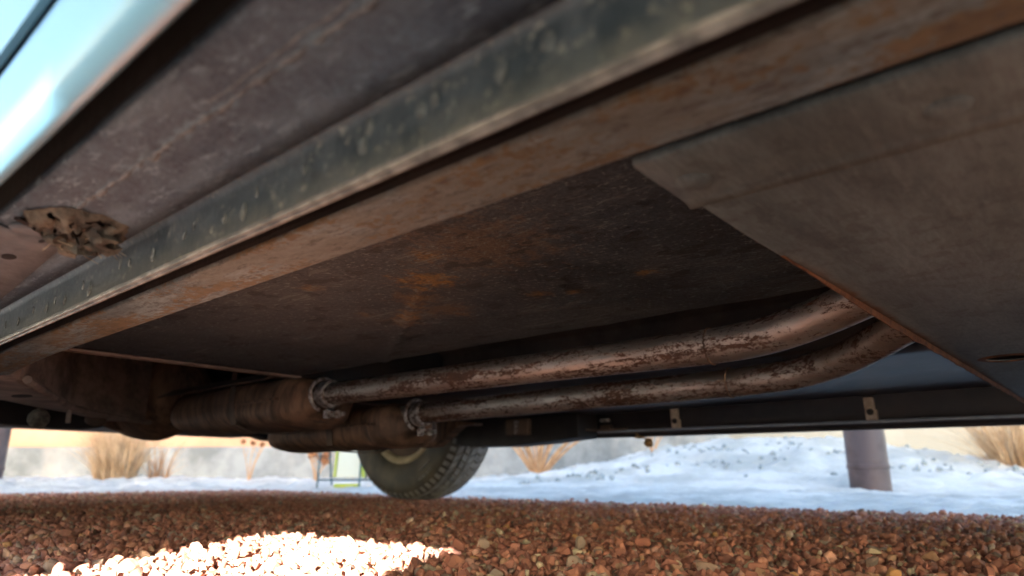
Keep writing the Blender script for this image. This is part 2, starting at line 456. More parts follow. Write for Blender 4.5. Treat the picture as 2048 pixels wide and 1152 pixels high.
def strip(profile, ys):
    """open sheet: an (x, z) profile carried along y; profile may be a function of y"""
    v, f = [], []
    for y in ys:
        p = profile(y) if callable(profile) else profile
        v += [(x, y, z) for x, z in p]
    n = len(p)
    for j in range(len(ys) - 1):
        for i in range(n - 1):
            f.append((j * n + i, j * n + i + 1, (j + 1) * n + i + 1, (j + 1) * n + i))
    return v, f


def tube(path, r, seg=12, caps=True):
    pts = [Vector(p) for p in path]
    rr = r if isinstance(r, (list, tuple)) else [r] * len(pts)
    v, f = [], []
    t0 = (pts[1] - pts[0]).normalized()
    up = Vector((0, 0, 1)) if abs(t0.z) < 0.9 else Vector((1, 0, 0))
    n = t0.cross(up).normalized()
    for i, p in enumerate(pts):
        t = ((pts[min(i + 1, len(pts) - 1)] - pts[max(i - 1, 0)])).normalized()
        n = (n - t * n.dot(t)).normalized()
        bb = t.cross(n)
        for k in range(seg):
            a = 2 * math.pi * k / seg
            v.append(p + (n * math.cos(a) + bb * math.sin(a)) * rr[i])
    for i in range(len(pts) - 1):
        for k in range(seg):
            f.append((i * seg + k, i * seg + (k + 1) % seg, (i + 1) * seg + (k + 1) % seg, (i + 1) * seg + k))
    if caps:
        f.append(tuple(range(seg - 1, -1, -1)))
        f.append(tuple((len(pts) - 1) * seg + k for k in range(seg)))
    return v, f


def lathe(profile, c, axis, seg=48, sx=1.0, sz=1.0, caps=True):
    """profile: (along, radius) pairs turned about the axis through c; sx, sz squash the section"""
    v, f = [], []
    for a, r in profile:
        for k in range(seg):
            t = 2 * math.pi * k / seg
            p, q = r * math.cos(t) * sx, r * math.sin(t) * sz
            v.append((c[0] + a, c[1] + p, c[2] + q) if axis == 'x' else (c[0] + p, c[1] + a, c[2] + q) if axis == 'y' else (c[0] + p, c[1] + q, c[2] + a))
    n = len(profile)
    for i in range(n - 1):
        for k in range(seg):
            f.append((i * seg + k, i * seg + (k + 1) % seg, (i + 1) * seg + (k + 1) % seg, (i + 1) * seg + k))
    if caps:
        f.append(tuple(range(seg)))
        f.append(tuple((n - 1) * seg + k for k in range(seg - 1, -1, -1)))
    return v, f


def smooth_path(pts, n=8):
    """Catmull-Rom through pts"""
    P = [Vector(p) for p in pts]
    P = [2 * P[0] - P[1]] + P + [2 * P[-1] - P[-2]]
    out = []
    for i in range(1, len(P) - 2):
        for k in range(n):
            t = k / n
            a, b_, c, d = P[i - 1], P[i], P[i + 1], P[i + 2]
            out.append(0.5 * ((2 * b_) + (c - a) * t + (2 * a - 5 * b_ + 4 * c - d) * t * t + (3 * b_ - a - 3 * c + d) * t ** 3))
    out.append(P[-2])
    return out


def fill_quads(outer, step):
    pass


def thing(name, label, cat, loc=(0, 0, 0), group=None):
    o = bpy.data.objects.new(name, None)
    o.location = loc
    o.empty_display_size = 0.1
    C.objects.link(o)
    return tag(o, label, cat, group)


def tag(o, label, cat, group=None):
    o['label'], o['category'] = label, cat
    if group:
        o['group'] = group
    return o


def structure(o):
    o['kind'] = 'structure'
    return o


def sstep(a, b_, x):
    t = np.clip((x - a) / (b_ - a), 0, 1)
    return t * t * (3 - 2 * t)


# ------------------------------------------------------------------ ground
def ground_h(x, y):
    """gentle rise towards the back, a bank beyond the far side"""
    x, y = np.asarray(x, float), np.asarray(y, float)
    h = 0.0075 * np.clip(y, -3, 7)
    # bank of earth under the snow
    ux, uy = 0.915, 0.40            # outward
    a = (x - 5.6) * ux + (y - 2.2) * uy
    l = -(x - 5.6) * uy + (y - 2.2) * ux
    side = np.where(l > 0, np.exp(-(l / 1.15) ** 2 / 1.6), np.exp(-(l / 1.35) ** 2 / 2))
    front = np.where(a < 0, np.exp(-(a / 0.78) ** 2 / 2), 1.0)
    h = h + 0.36 * side * front
    return h


def grid_mesh(name, xs, ys, hf, mat, parent=None):
    X, Y = np.meshgrid(xs, ys)
    Z = hf(X, Y)
    n, m = len(xs), len(ys)
    v = np.stack([X.ravel(), Y.ravel(), Z.ravel()], 1)
    idx = np.arange(n * m).reshape(m, n)
    q = np.stack([idx[:-1, :-1].ravel(), idx[:-1, 1:].ravel(), idx[1:, 1:].ravel(), idx[1:, :-1].ravel()], 1)
    me = bpy.data.meshes.new(name)
    me.from_pydata(v.tolist(), [], q.tolist())
    me.polygons.foreach_set('use_smooth', [True] * len(me.polygons))
    me.materials.append(mat)
    me.update()
    return link(bpy.data.objects.new(name, me), parent)


def axis_pts(lo, hi, fine_lo, fine_hi, step):
    a = list(np.arange(fine_lo, fine_hi, step))
    left, right = [], []
    s, p = step, fine_lo
    while p > lo:
        s *= 1.35
        p -= s
        left.append(p)
    s, p = step, a[-1]
    while p < hi:
        s *= 1.35
        p += s
        right.append(p)
    return np.array(left[::-1] + a + right)


def vnoise(X, Y, sc, seed=0.0):
    out = np.empty(X.size)
    for i, (a, b_) in enumerate(zip(X.ravel(), Y.ravel())):
        out[i] = noise.noise(Vector((a * sc, b_ * sc, seed)))
    return out.reshape(X.shape)


ground = structure(grid_mesh('ground', axis_pts(-150, 150, -1.5, 7, 0.12), axis_pts(-150, 150, -1.5, 7, 0.12),
                             lambda X, Y: ground_h(X, Y) - 0.010, MAT['gravel_base']))


def snow_edge(X, Y):
    """signed distance past the edge of the dry gravel under the car (+ on the snow)"""
    dx = X - 2.03
    dy = Y - 3.55 - 0.10 * X
    d = np.maximum(np.maximum(dx, dy), -0.22 - X)  # last term: near-side snow, out of view, added to bounce sunlight under the car
    return d


def snow_h(X, Y):
    d = snow_edge(X, Y) + 0.10 * vnoise(X, Y, 2.3, 3.0)
    near = np.maximum(d, 0)
    cover = 0.016 * sstep(-0.02, 0.75, d) + 0.012 * sstep(0.3, 1.5, d)
    h = ground_h(X, Y) - 0.020 + cover + 0.010 * (d > -0.1)
    lump = 0.012 * vnoise(X, Y, 31, 1.0) + 0.014 * vnoise(X, Y, 12, 2.0) + 0.016 * vnoise(X, Y, 3.1, 5.0)
    lump = lump + sstep(4.2, 5.0, np.hypot(X, Y)) * (0.045 * vnoise(X, Y, 4.5, 8.0) + 0.03 * np.abs(vnoise(X, Y, 9.0, 9.0)))
    h = h + lump * sstep(-0.1, 0.2, d)
    return np.where(d < -0.12, ground_h(X, Y) - 0.06, h)


structure(grid_mesh('snow', axis_pts(-40, 40, -0.7, 6.6, 0.026), axis_pts(-40, 40, -0.4, 7.2, 0.026), snow_h, MAT['snow']))


# crushed stones: angular hulls
def stone_mesh(k, fine=False):
    bm = bmesh.new()
    rs = random.Random(100 + k)
    sx, sy, sz = rs.uniform(0.85, 1.35), rs.uniform(0.7, 1.0), rs.uniform(0.5, 0.85)
    for i in range(rs.choice((11, 13, 15))):
        d = Vector((rs.gauss(0, 1), rs.gauss(0, 1), rs.gauss(0, 1))).normalized() * rs.uniform(0.88, 1.06)
        bm.verts.new((d.x * sx * 0.5, d.y * sy * 0.5, d.z * sz * 0.5))
    r = bmesh.ops.convex_hull(bm, input=bm.verts)
    junk = [e for e in r['geom_interior'] if isinstance(e, bmesh.types.BMVert)]
    bmesh.ops.delete(bm, geom=junk, context='VERTS')
    if fine:
        bmesh.ops.dissolve_limit(bm, angle_limit=R(14), verts=bm.verts, edges=bm.edges)
        bmesh.ops.bevel(bm, geom=list(bm.edges), offset=0.035, segments=1, affect='EDGES', clamp_overlap=True)
    bmesh.ops.triangulate(bm, faces=bm.faces)
    me = bpy.data.meshes.new('stone')
    bm.to_mesh(me)
    bm.free()
    me.materials.append(MAT['stone'])
    return me


def scatter():
    out = []
    fwd = np.array([math.sin(YAW), math.cos(YAW)])
    rgt = np.array([math.cos(YAW), -math.sin(YAW)])
    def layer(step, smin, smax, zlo, zhi, rmax, p=1.0, r0=0.45):
        xs = np.arange(-0.4, 2.6, step)
        ys = np.arange(-0.5, 4.6, step)
        X, Y = np.meshgrid(xs, ys)
        X = (X + rng.uniform(-0.5, 0.5, X.shape) * step).ravel()
        Y = (Y + rng.uniform(-0.5, 0.5, Y.shape) * step).ravel()
        dep = X * fwd[0] + Y * fwd[1]
        lat = X * rgt[0] + Y * rgt[1]
        r = np.hypot(X, Y)
        e = snow_edge(X, Y)
        thin = np.where(e > 0.0, np.clip(0.6 - e / 0.45, 0.0, 1), 1.0)
        ok = (dep > 0.38) & (np.abs(lat) < 0.80 * dep + 0.22) & (r < rmax) & (r > r0) & (rng.random(X.size) < p * thin)
        X, Y = X[ok], Y[ok]
        s = smin + (smax - smin) * rng.random(X.size) ** 2.0
        z = ground_h(X, Y) + rng.uniform(zlo, zhi, X.size)
        return np.stack([X, Y, z, s], 1)
    a = layer(0.0088, 0.007, 0.015, -0.007, -0.002, 1.9)
    b_ = layer(0.0138, 0.010, 0.021, -0.004, 0.002, 2.6)
    c = layer(0.0150, 0.011, 0.021, -0.007, 0.000, 5.0, 1.0, 1.9)
    d = layer(0.050, 0.017, 0.028, -0.002, 0.004, 3.0, 0.45)
    return np.concatenate([a, b_, c, d])


PTS = scatter()
coarse = [stone_mesh(k) for k in range(14)]
fine = [stone_mesh(k, True) for k in range(14)]
dist = np.hypot(PTS[:, 0], PTS[:, 1])
dep = PTS[:, 0] * math.sin(YAW) + PTS[:, 1] * math.cos(YAW)
lat = PTS[:, 0] * math.cos(YAW) - PTS[:, 1] * math.sin(YAW)
inside = (np.abs(lat) < 0.74 * dep) & (dep > 0.70) & (PTS[:, 2] > ground_h(PTS[:, 0], PTS[:, 1]) - 0.004)
score = np.where(inside, PTS[:, 3] / dist, 0)
order = np.argsort(-score)
big = order[:300]
rest = order[300:]


def rand_rot(n):
    q = rng.normal(size=(n, 4))
    q /= np.linalg.norm(q, axis=1)[:, None]
    w_, x, y, z = q.T
    return np.stack([np.stack([1 - 2 * (y * y + z * z), 2 * (x * y - z * w_), 2 * (x * z + y * w_)], 1),
                     np.stack([2 * (x * y + z * w_), 1 - 2 * (x * x + z * z), 2 * (y * z - x * w_)], 1),
                     np.stack([2 * (x * z - y * w_), 2 * (y * z + x * w_), 1 - 2 * (x * x + y * y)], 1)], 1)


V, F, off = [], [], 0
kinds = rng.integers(0, len(coarse), len(rest))
for k, me in enumerate(coarse):
    sel = rest[kinds == k]
    bv = np.array([v.co for v in me.vertices])
    bf = np.array([list(p.vertices) for p in me.polygons])
    M = rand_rot(len(sel))
    vv = np.einsum('nij,vj->nvi', M, bv) * PTS[sel, 3][:, None, None] + PTS[sel, :3][:, None, :]
    ff = bf[None] + (np.arange(len(sel)) * len(bv))[:, None, None] + off
    V.append(vv.reshape(-1, 3))
    F.append(ff.reshape(-1, 3))
    off += len(sel) * len(bv)
V, F = np.concatenate(V), np.concatenate(F)
me = bpy.data.meshes.new('gravel')
me.vertices.add(len(V))
me.vertices.foreach_set('co', V.ravel())
me.loops.add(F.size)
me.loops.foreach_set('vertex_index', F.ravel().astype(np.int32))
me.polygons.add(len(F))
me.polygons.foreach_set('loop_start', np.arange(0, F.size, 3, dtype=np.int32))
me.polygons.foreach_set('loop_total', np.full(len(F), 3, dtype=np.int32))
me.update()
me.validate()
me.materials.append(MAT['stone'])
gr = link(bpy.data.objects.new('gravel', me), ground)
gr['kind'] = 'stuff'
Ms = rand_rot(len(big))
for i, j in enumerate(big):
    o = bpy.data.objects.new('stone', fine[i % len(fine)])
    x, y, z, s = PTS[j]
    o.matrix_world = Matrix.Translation((x, y, z)) @ Matrix(Ms[i].tolist()).to_4x4() @ Matrix.Scale(s * 1.08, 4)
    C.objects.link(o)
    o.parent = ground


# ------------------------------------------------------------------ background walls (depth measured along the view)
FW = Vector((math.sin(YAW), math.cos(YAW), 0))
RT = Vector((math.cos(YAW), -math.sin(YAW), 0))


def wall_box(name, dep0, dep1, t0, t1, z0, z1, mat, parent=None, nx=1, wob=0.0, wobt=0.0):
    """a wall facing the car, t runs along it; optional uneven face"""
    n = max(nx, 1)
    v, f = [], []
    for i in range(n + 1):
        t = t0 + (t1 - t0) * i / n
        ww = wob * noise.noise(Vector((t * 1.7, 3.1, 0)))
        top = z1 + wobt * noise.noise(Vector((t * 1.1, 9.0, 0)))
        for d, z in ((dep0 + ww, z0), (dep1, z0), (dep1, top), (dep0 + ww * 1.5, top)):
            p = FW * d + RT * t
            v.append((p.x, p.y, z))
    for i in range(n):
        for k in range(4):
            f.append((i * 4 + k, i * 4 + (k + 1) % 4, i * 4 + 4 + (k + 1) % 4, i * 4 + 4 + k))
    f += [(0, 1, 2, 3), (n * 4, n * 4 + 3, n * 4 + 2, n * 4 + 1)]
    return mk(name, v, f, mat, parent, bevel=0.02)


bld = thing('building', 'peach stucco building standing beyond the snow at the far left', 'building', tuple(FW * 8.3 + RT * -4.5))
wall_box('wall', 8.2, 8.6, -13.0, -1.7, 0.02, 3.6, MAT['peach'], bld, 40, 0.03)
wall_box('roof_parapet', 8.15, 8.65, -13.0, -1.7, 3.6, 3.75, MAT['peach'], bld)
gw = tag(wall_box('garden_wall', 7.5, 7.85, -12.0, -1.55, -0.05, 0.415, MAT['grey_wall'], None, 60, 0.05, 0.01),
         'low pale grey plastered wall in front of the peach building', 'wall')
gw2 = tag(wall_box('garden_wall', 7.35, 7.75, -1.5, 2.3, -0.05, 1.05, MAT['grey_wall'], None, 30, 0.10, 0.1),
          'taller rough whitish wall right of the rear wheel', 'wall')
gw3 = tag(wall_box('garden_wall', 7.75, 8.0, 2.2, 13.0, -0.05, 2.2, MAT['beige'], None, 30, 0.03),
          'plain beige wall behind the snowbank and the brown post', 'wall')

# unseen sun blockers, added to shape the sun patch and shade the background
sun_blocker = thing('building', 'unseen sun blocker added on the near side, a tall beam on pillars', 'building', (-12.2, 0, 0))
box('blocker_beam', (-12.3, -12.1, -24.0, 12.0, 4.88, 9.2), MAT['blocker'], sun_blocker)
for y in (-23.5, -17.0, 3.0, 11.5):
    box('blocker_pillar', (-12.4, -12.0, y - 0.3, y + 0.3, 0.0, 4.879), MAT['blocker'], sun_blocker)
low_sun_blocker = thing('garden_wall', 'unseen sun blocker added on the near side of the car, a low wall with a square opening', 'wall', (-1.5, 0.1, 0))
box('blocker_pier', (-1.56, -1.44, -1.25, -0.715, -0.05, 0.822), MAT['blocker'], low_sun_blocker, 0.02)
box('blocker_pier', (-1.56, -1.44, -0.275, 2.1, -0.05, 0.822), MAT['blocker'], low_sun_blocker, 0.02)
box('blocker_lintel', (-1.53, -1.47, -1.27, 2.12, 0.823, 0.98), MAT['blocker'], low_sun_blocker, 0.02)


# ------------------------------------------------------------------ posts, plants, frame
def post(x, y, r, h, lean, label):
    o = thing('post', label, 'post', (x, y, float(ground_h(x, y))), 'brown steel posts by the car')
    z0 = float(ground_h(x, y)) - 0.05
    v, f = tube([(x, y, z0), (x + lean[0] * 0.2, y + lean[1] * 0.2, 0.2), (x + lean[0] * h, y + lean[1] * h, h)], r, 32)
    mk('shaft', v, f, MAT['post'], o, True)
    zc = 0.155
    v, f = lathe([(-0.012, r + 0.0005), (-0.009, r + 0.004), (0.009, r + 0.004), (0.012, r + 0.0005)], (x + lean[0] * zc, y + lean[1] * zc, zc), 'z', 32)
    mk('weld_band', v, f, MAT['post'], o, True)
    return o


post(3.97, 1.00, 0.098, 3.2, (0, 0), 'thick brown steel post standing in front of the snowbank')
post(1.20, 5.42, 0.085, 3.2, (0, 0), 'dark post cut off by the left edge, before the grey wall')


def grass_clump(name, x, y, n, h, spread, base, label, mat, wd=0.006, cat='grass', droop=0.25):
    v, f = [], []
    z0 = float(ground_h(x, y)) - 0.01
    for i in range(n):
        a = random.uniform(0, 2 * math.pi)
        rr = base * math.sqrt(random.random())
        p = Vector((x + rr * math.cos(a), y + rr * math.sin(a), z0))
        out = Vector((math.cos(a), math.sin(a), 0)) * random.uniform(0.1, 1) * spread + Vector((random.gauss(0, 0.05), random.gauss(0, 0.05), 0))
        hh = h * random.uniform(0.35, 1.08)
        bend = Vector((random.gauss(0, 0.06), random.gauss(0, 0.06), 0)) * (3.0 if random.random() < 0.15 else 1.0)
        side = Vector((random.gauss(0, 1), random.gauss(0, 1), 0)).normalized() * wd * random.uniform(0.6, 1.3)
        k = len(v)
        m = 4
        for j in range(m + 1):
            t = j / m
            q = p + Vector((0, 0, hh * (t - droop * 0.3 * t ** 3))) + out * (t ** 1.6) + bend * (t * t)
            wj = side * (1 - 0.85 * t)
            v += [q - wj, q + wj]
        for j in range(m):
            f.append((k + 2 * j, k + 2 * j + 1, k + 2 * j + 3, k + 2 * j + 2))
    return tag(mk(name, v, f, mat), label, cat)


grass_clump('ornamental_grass', 2.17, 6.02, 900, 0.66, 0.24, 0.14, 'straw coloured clump of ornamental grass before the low grey wall', MAT['grass'], 0.0035)
grass_clump('ornamental_grass', 2.50, 6.02, 70, 0.50, 0.14, 0.06, 'small dark clump of dry grass close right of the straw coloured one', MAT['stem'], 0.005)
grass_clump('ornamental_grass', 5.72, 0.52, 800, 0.62, 0.50, 0.15, 'tan fountain of dry grass at the right on the snowbank', MAT['grass'], 0.0035)


def stem_plant(name, x, y, n, h, spread, label, heads, head_mat, r=0.007, cat='plant', hr=0.03):
    o = thing(name, label, cat, (x, y, float(ground_h(x, y))))
    z0 = float(ground_h(x, y)) - 0.02
    for i in range(n):
        a = 2 * math.pi * (i + random.random() * 0.8) / n
        d = Vector((math.cos(a), math.sin(a), 0)) * spread * random.uniform(0.35, 1.0)
        hh = h * random.uniform(0.75, 1.1)
        p = [(x, y, z0), Vector((x, y, z0)) + d * 0.35 + Vector((0, 0, hh * 0.45)), Vector((x, y, z0)) + d * 0.8 + Vector((random.gauss(0, .02), random.gauss(0, .02), hh * 0.8)), Vector((x, y, z0)) + d + Vector((0, 0, hh))]
        path = smooth_path(p, 4)
        v, f = tube(path, [r * (1 - 0.6 * k / (len(path) - 1)) for k in range(len(path))], 6)
        bp = path[len(path) // 2]
        bd = Vector((random.gauss(0, 1), random.gauss(0, 1), 1.2)).normalized()
        v2, f2 = tube([bp, bp + bd * 0.09, bp + bd * 0.16 + Vector((0, 0, 0.03))], [r * 0.6, r * 0.45, r * 0.25], 5)
        mk('stem', *join((v, f), (v2, f2)), MAT['stem'], o, True)
        if i < heads:
            e = path[-1] if i % 2 else path[-4]
            hv, hf = blob((e.x, e.y, e.z), hr * random.uniform(0.8, 1.25), 0.35, i + int(x * 100))
            mk('seed_head', hv, hf, head_mat, o, True)
    return o


def blob(c, r, rough=0.25, seed=0, sq=(1, 1, 1), sub=2):
    bm = bmesh.new()
    bmesh.ops.create_icosphere(bm, subdivisions=sub, radius=1)
    bm.verts.ensure_lookup_table()
    v = []
    for p in bm.verts:
        k = 1 + rough * noise.noise(p.co * 2.3 + Vector((seed * 3.7, seed, 0)))
        v.append((c[0] + p.co.x * r * k * sq[0], c[1] + p.co.y * r * k * sq[1], c[2] + p.co.z * r * k * sq[2]))
    f = [tuple(q.index for q in fc.verts) for fc in bm.faces]
    bm.free()
    return v, f


stem_plant('dry_shrub', 5.0, 4.02, 19, 0.72, 0.85, 'bare tan branching shrub right of the rear wheel', 0, MAT['seed'], 0.016, 'shrub')
stem_plant('dried_flower', 3.62, 5.45, 7, 0.34, 0.15, 'dried plant with rust red flower heads left of the white board', 7, MAT['seed'], 0.006, 'plant', 0.032)
stem_plant('dried_flower', 3.95, 5.35, 6, 0.40, 0.12, 'dried plant with brown heads behind the thin teal frame', 5, MAT['seed'], 0.006, 'plant', 0.028)
stem_plant('dried_flower', 3.15, 5.75, 4, 0.42, 0.12, 'sparse dried plant with few brown heads before the grey wall', 3, MAT['seed'], 0.005, 'plant', 0.022)
stem_plant('dry_shrub', 5.15, 2.92, 5, 0.30, 0.14, 'few greenish brown twigs on the left shoulder of the snowbank', 0, MAT['seed'], 0.008, 'shrub')

# one seed head caught on the far sill
sp = thing('dried_flower', 'single brown seed head hanging from the bottom edge of the far sill', 'plant', (1.93, 1.12, 0.225))
pth = smooth_path([(1.925, 1.150, 0.236), (1.925, 1.135, 0.2235), (1.928, 1.122, 0.220), (1.93, 1.113, 0.212)], 5)
mk('stem', *tube(pth, 0.0028, 6), MAT['seed_tan'], sp, True)
mk('seed_head', *blob((1.93, 1.108, 0.2045), 0.0145, 0.45, 5), MAT['seed_tan'], sp, True)
mk('leaf', *blob((1.926, 1.137, 0.2225), 0.010, 0.6, 9, (1.0, 1.7, 0.45)), MAT['seed_tan'], sp, True)

# bits poking out of the bank
V, F = [], []
for i in range(900):
    t = random.uniform(-1.6, 3.2)
    a = -1.45 + 1.45 * random.random() ** 1.6
    if noise.noise(Vector((t * 2.2, a * 2.6, 3))) < -0.05 + 0.25 * random.random():
        continue
    x, y = 5.6 + 0.915 * a - 0.40 * (-t), 2.2 + 0.40 * a + 0.915 * (-t) * 1.0
    x = 5.6 + 0.915 * a + 0.40 * t
    y = 2.2 + 0.40 * a - 0.915 * t
    z = float(snow_h(np.array([x]), np.array([y]))[0])
    v, f = blob((x, y, z + 0.004), random.uniform(0.008, 0.024), 0.6, i, (1, 1, random.uniform(0.5, 1.5)), 1)
    V, F = join((V, F), (v, f))
tufts = mk('bank_tufts', V, F, MAT['bank_bits'])
tufts['kind'] = 'stuff'
tufts['label'] = 'dull green and grey tufts poking through the snow of the bank'

# white board with yellow-green edges in a thin teal frame
fx = thing('board_stand', 'white board with yellow green edges in a thin teal stand left of the rear wheel', 'sign', (2.72, 3.75, 0.045))
def fp(t, d, z):
    q = Vector((2.70, 3.74, 0)) + RT * t + FW * d
    return (q.x, q.y, z)
GZ = 0.025
mk('leg', *tube([fp(-0.175, 0, GZ), fp(-0.165, 0.01, 0.46)], 0.006, 8), MAT['teal'], fx, True)
mk('leg', *tube([fp(0.095, -0.02, GZ), fp(0.10, 0, 0.46)], 0.006, 8), MAT['teal'], fx, True)
mk('leg', *tube([fp(-0.16, 0.32, GZ), fp(-0.15, 0.05, 0.46)], 0.006, 8), MAT['teal'], fx, True)
mk('leg', *tube([fp(0.24, 0.3, GZ), fp(0.20, 0.05, 0.46)], 0.006, 8), MAT['teal'], fx, True)
mk('cross_bar', *tube([fp(-0.17, 0, 0.085), fp(0.26, 0, 0.085)], 0.006, 8), MAT['teal'], fx, True)
def slab(t0, t1, b0, b1, z0, z1, d0, d1):
    v = [fp(t0, d0, z0), fp(t1, d0, z0), fp(t1, d1, z0), fp(t0, d1, z0), fp(b0, d0, z1), fp(b1, d0, z1), fp(b1, d1, z1), fp(b0, d1, z1)]
    return v, cuboid(0, 1, 0, 1, 0, 1)[1]
mk('board', *slab(-0.065, 0.10, -0.045, 0.055, 0.10, 0.50, 0.02, 0.04), MAT['white_board'], fx, bevel=0.003)
mk('edge_trim', *slab(-0.080, -0.066, -0.060, -0.046, 0.10, 0.50, 0.012, 0.048), MAT['lime'], fx, bevel=0.002)
mk('edge_trim', *slab(0.101, 0.118, 0.056, 0.073, 0.10, 0.50, 0.012, 0.048), MAT['lime'], fx, bevel=0.002)
mk('foot_board', *slab(-0.07, 0.08, -0.07, 0.08, 0.040, 0.062, 0.0, 0.10), MAT['lime'], fx, bevel=0.003)

# ------------------------------------------------------------------ the car
car = thing('parked_car', 'light blue car seen from below, with rusty frame rails and twin exhaust pipes', 'car', (1.05, 0.9, 0.0))
YS = list(np.linspace(-0.42, 1.75, 60))

# near rocker: outer panel, underside, pinch weld
sil = mk('rocker_panel', *strip([(0.074, 0.285), (0.0705, 0.242), (0.0690, 0.2375), (0.0672, 0.2352), (0.0655, 0.2345), (0.0635, 0.2352), (0.0610, 0.2370), (0.0588, 0.2390), (0.0570, 0.2415), (0.0555, 0.2450), (0.0543, 0.2500), (0.0533, 0.2560), (0.0525, 0.2630), (0.0521, 0.2685), (0.0525, 0.2705), (0.066, 0.2705)], YS),
         MAT['paint'], car, True, angle=80)
prof_under = [(0.0880, 0.2570), (0.0895, 0.2525), (0.093, 0.2505), (0.110, 0.2500), (0.116, 0.2500), (0.140, 0.2490), (0.1525, 0.2488)]
mk('rocker_underside', *strip(prof_under, list(np.linspace(-0.42, 0.500, 40))), MAT['underseal'], car, True, thick=0.0012)
prof_under2 = [(x, z - 0.0004) for x, z in prof_under]
mk('rocker_underside', *strip(prof_under2, list(np.linspace(0.5005, 1.75, 40))), MAT['underseal'], car, True, thick=0.0012)
def end_prof(y):
    xe = 0.128 + (y - 0.497) * 0.063
    return [(0.0885, 0.2550), (0.0905, 0.2492), (0.0945, 0.2488), (0.110, 0.2481), (xe, 0.2470)]
mk('sill_channel', *strip([(0.070, 0.291), (0.086, 0.291), (0.0876, 0.280), (0.0878, 0.2555)], YS), MAT['dark'], car, True)  # near-black colour paints the shade inside the recess behind the lip
mk('rocker_end_panel', *strip(end_prof, list(np.linspace(0.497, 1.4, 30))), MAT['pink_seal'], car, True, thick=0.0010)
for (x, y, sx, sy) in ((0.112, 0.560, 0.0042, 0.0075), (0.1165, 0.5045, 0.0016, 0.0048), (0.099, 0.700, 0.004, 0.008)):
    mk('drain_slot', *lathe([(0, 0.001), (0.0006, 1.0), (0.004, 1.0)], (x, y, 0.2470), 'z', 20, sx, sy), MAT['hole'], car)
mk('drain_plug', *lathe([(-0.0012, 0.3), (-0.0012, 0.85), (0, 1.0), (0.002, 1.0)], (0.1055, 0.4885, 0.2480), 'z', 28, 0.011, 0.009), MAT['pink_seal'], car, True)

# pinch weld: two sheets with a groove between their bare edges
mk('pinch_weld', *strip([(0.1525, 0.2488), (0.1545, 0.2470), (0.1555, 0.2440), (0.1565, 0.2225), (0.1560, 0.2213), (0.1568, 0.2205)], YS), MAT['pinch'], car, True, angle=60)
mk('pinch_weld_lip', *strip([(0.1566, 0.2214), (0.1560, 0.2202), (0.1567, 0.2188), (0.1578, 0.2190), (0.1582, 0.2212)], YS), MAT['pinch_lip'], car, True, angle=60)
mk('pinch_weld_lip', *strip([(0.1590, 0.2210), (0.1589, 0.2194), (0.1598, 0.2182), (0.1612, 0.2184), (0.1616, 0.2210), (0.1612, 0.2480)], YS), MAT['pinch_lip'], car, True, angle=60)
WELDS = [(0.119, .239), (0.140, .2365), (0.174, .239), (0.182, .2375), (0.214, .242), (0.218, .2345), (0.262, .237), (0.304, .238), (0.316, .230), (0.336, .232), (0.372, .237),
         (0.383, .234), (0.425, .231), (0.462, .234), (0.478, .236), (0.53, .228), (0.545, .234), (0.582, .229), (0.606, .233), (0.624, .230), (0.66, .234), (0.70, .230), (0.74, .233)]
for i, (y, z) in enumerate(WELDS):
    s = random.uniform(0.7, 1.2)
    mk('spot_weld', *blob((0.15575, y, z), 0.0034 * s, 0.7, i, (0.28, 0.8, 1.25)), MAT['dust_spot'], car, True)

# seam sealer, a lumpy bead along the rocker
path, rad = [], []
for k in range(220):
    y = 0.02 + 0.41 * k / 219
    path.append((0.1135 + 0.0016 * noise.noise(Vector((y * 45, 0, 0))) + 0.0010 * noise.noise(Vector((y * 150, 7, 0))), y, 0.2503))
    rad.append(max(0.0003, 0.0012 + 0.0018 * noise.noise(Vector((y * 90, 3, 1))) + 0.0010 * noise.noise(Vector((y * 240, 5, 1)))))
mk('seam_sealer', *tube(path, rad, 8), MAT['sealer'], car, True)
path, rad = [], []
for k in range(120):
    y = 0.02 + 0.24 * k / 119
    path.append((0.1085 + 0.0008 * noise.noise(Vector((y * 60, 9, 0))), y, 0.2503))
    rad.append(max(0.0003, 0.0007 + 0.0008 * noise.noise(Vector((y * 110, 13, 1)))))
mk('seam_sealer', *tube(path, rad, 8), MAT['sealer'], car, True)

# torn rubber plug of the jacking hole
V, F = [], []
NR, NA = 16, 72
cx, cy, cz = 0.1235, 0.459, 0.2480
for i in range(NR + 1):
    t = 0.12 + 0.88 * i / NR
    for k in range(NA):
        a = 2 * math.pi * k / NA
        r = 0.0285 * t * (1 + (0.16 * noise.noise(Vector((math.cos(a) * 1.6, math.sin(a) * 1.6, 2))) + 0.10 * noise.noise(Vector((math.cos(a) * 5, math.sin(a) * 5, 6)))) * t)
        wr = math.sin(t * 34 + 2.5 * noise.noise(Vector((math.cos(a), math.sin(a), t)))) * 0.0007
        z = cz - 0.0046 * math.sin(math.pi * min(1, t * 1.05)) ** 0.8 - (0.0075 * noise.noise(Vector((math.cos(a) * t * 3.2, math.sin(a) * t * 3.2, 4))) + 0.0035 * noise.noise(Vector((math.cos(a) * t * 8, math.sin(a) * t * 8, 14)))) * (1 - t ** 4) + wr
        V.append((cx + r * math.cos(a) * 0.98, cy + r * math.sin(a) * 1.05, z if i < NR else cz + 0.0012))
for i in range(NR):
    for k in range(NA):
        a = 2 * math.pi * (k + 0.5) / NA
        t = (i + 0.5) / NR
        hole = noise.noise(Vector((math.cos(a) * t * 3.4, math.sin(a) * t * 3.4, 11))) > 0.30 and 1 < i < 14
        if not hole:
            F.append((i * NA + k, i * NA + (k + 1) % NA, (i + 1) * NA + (k + 1) % NA, (i + 1) * NA + k))
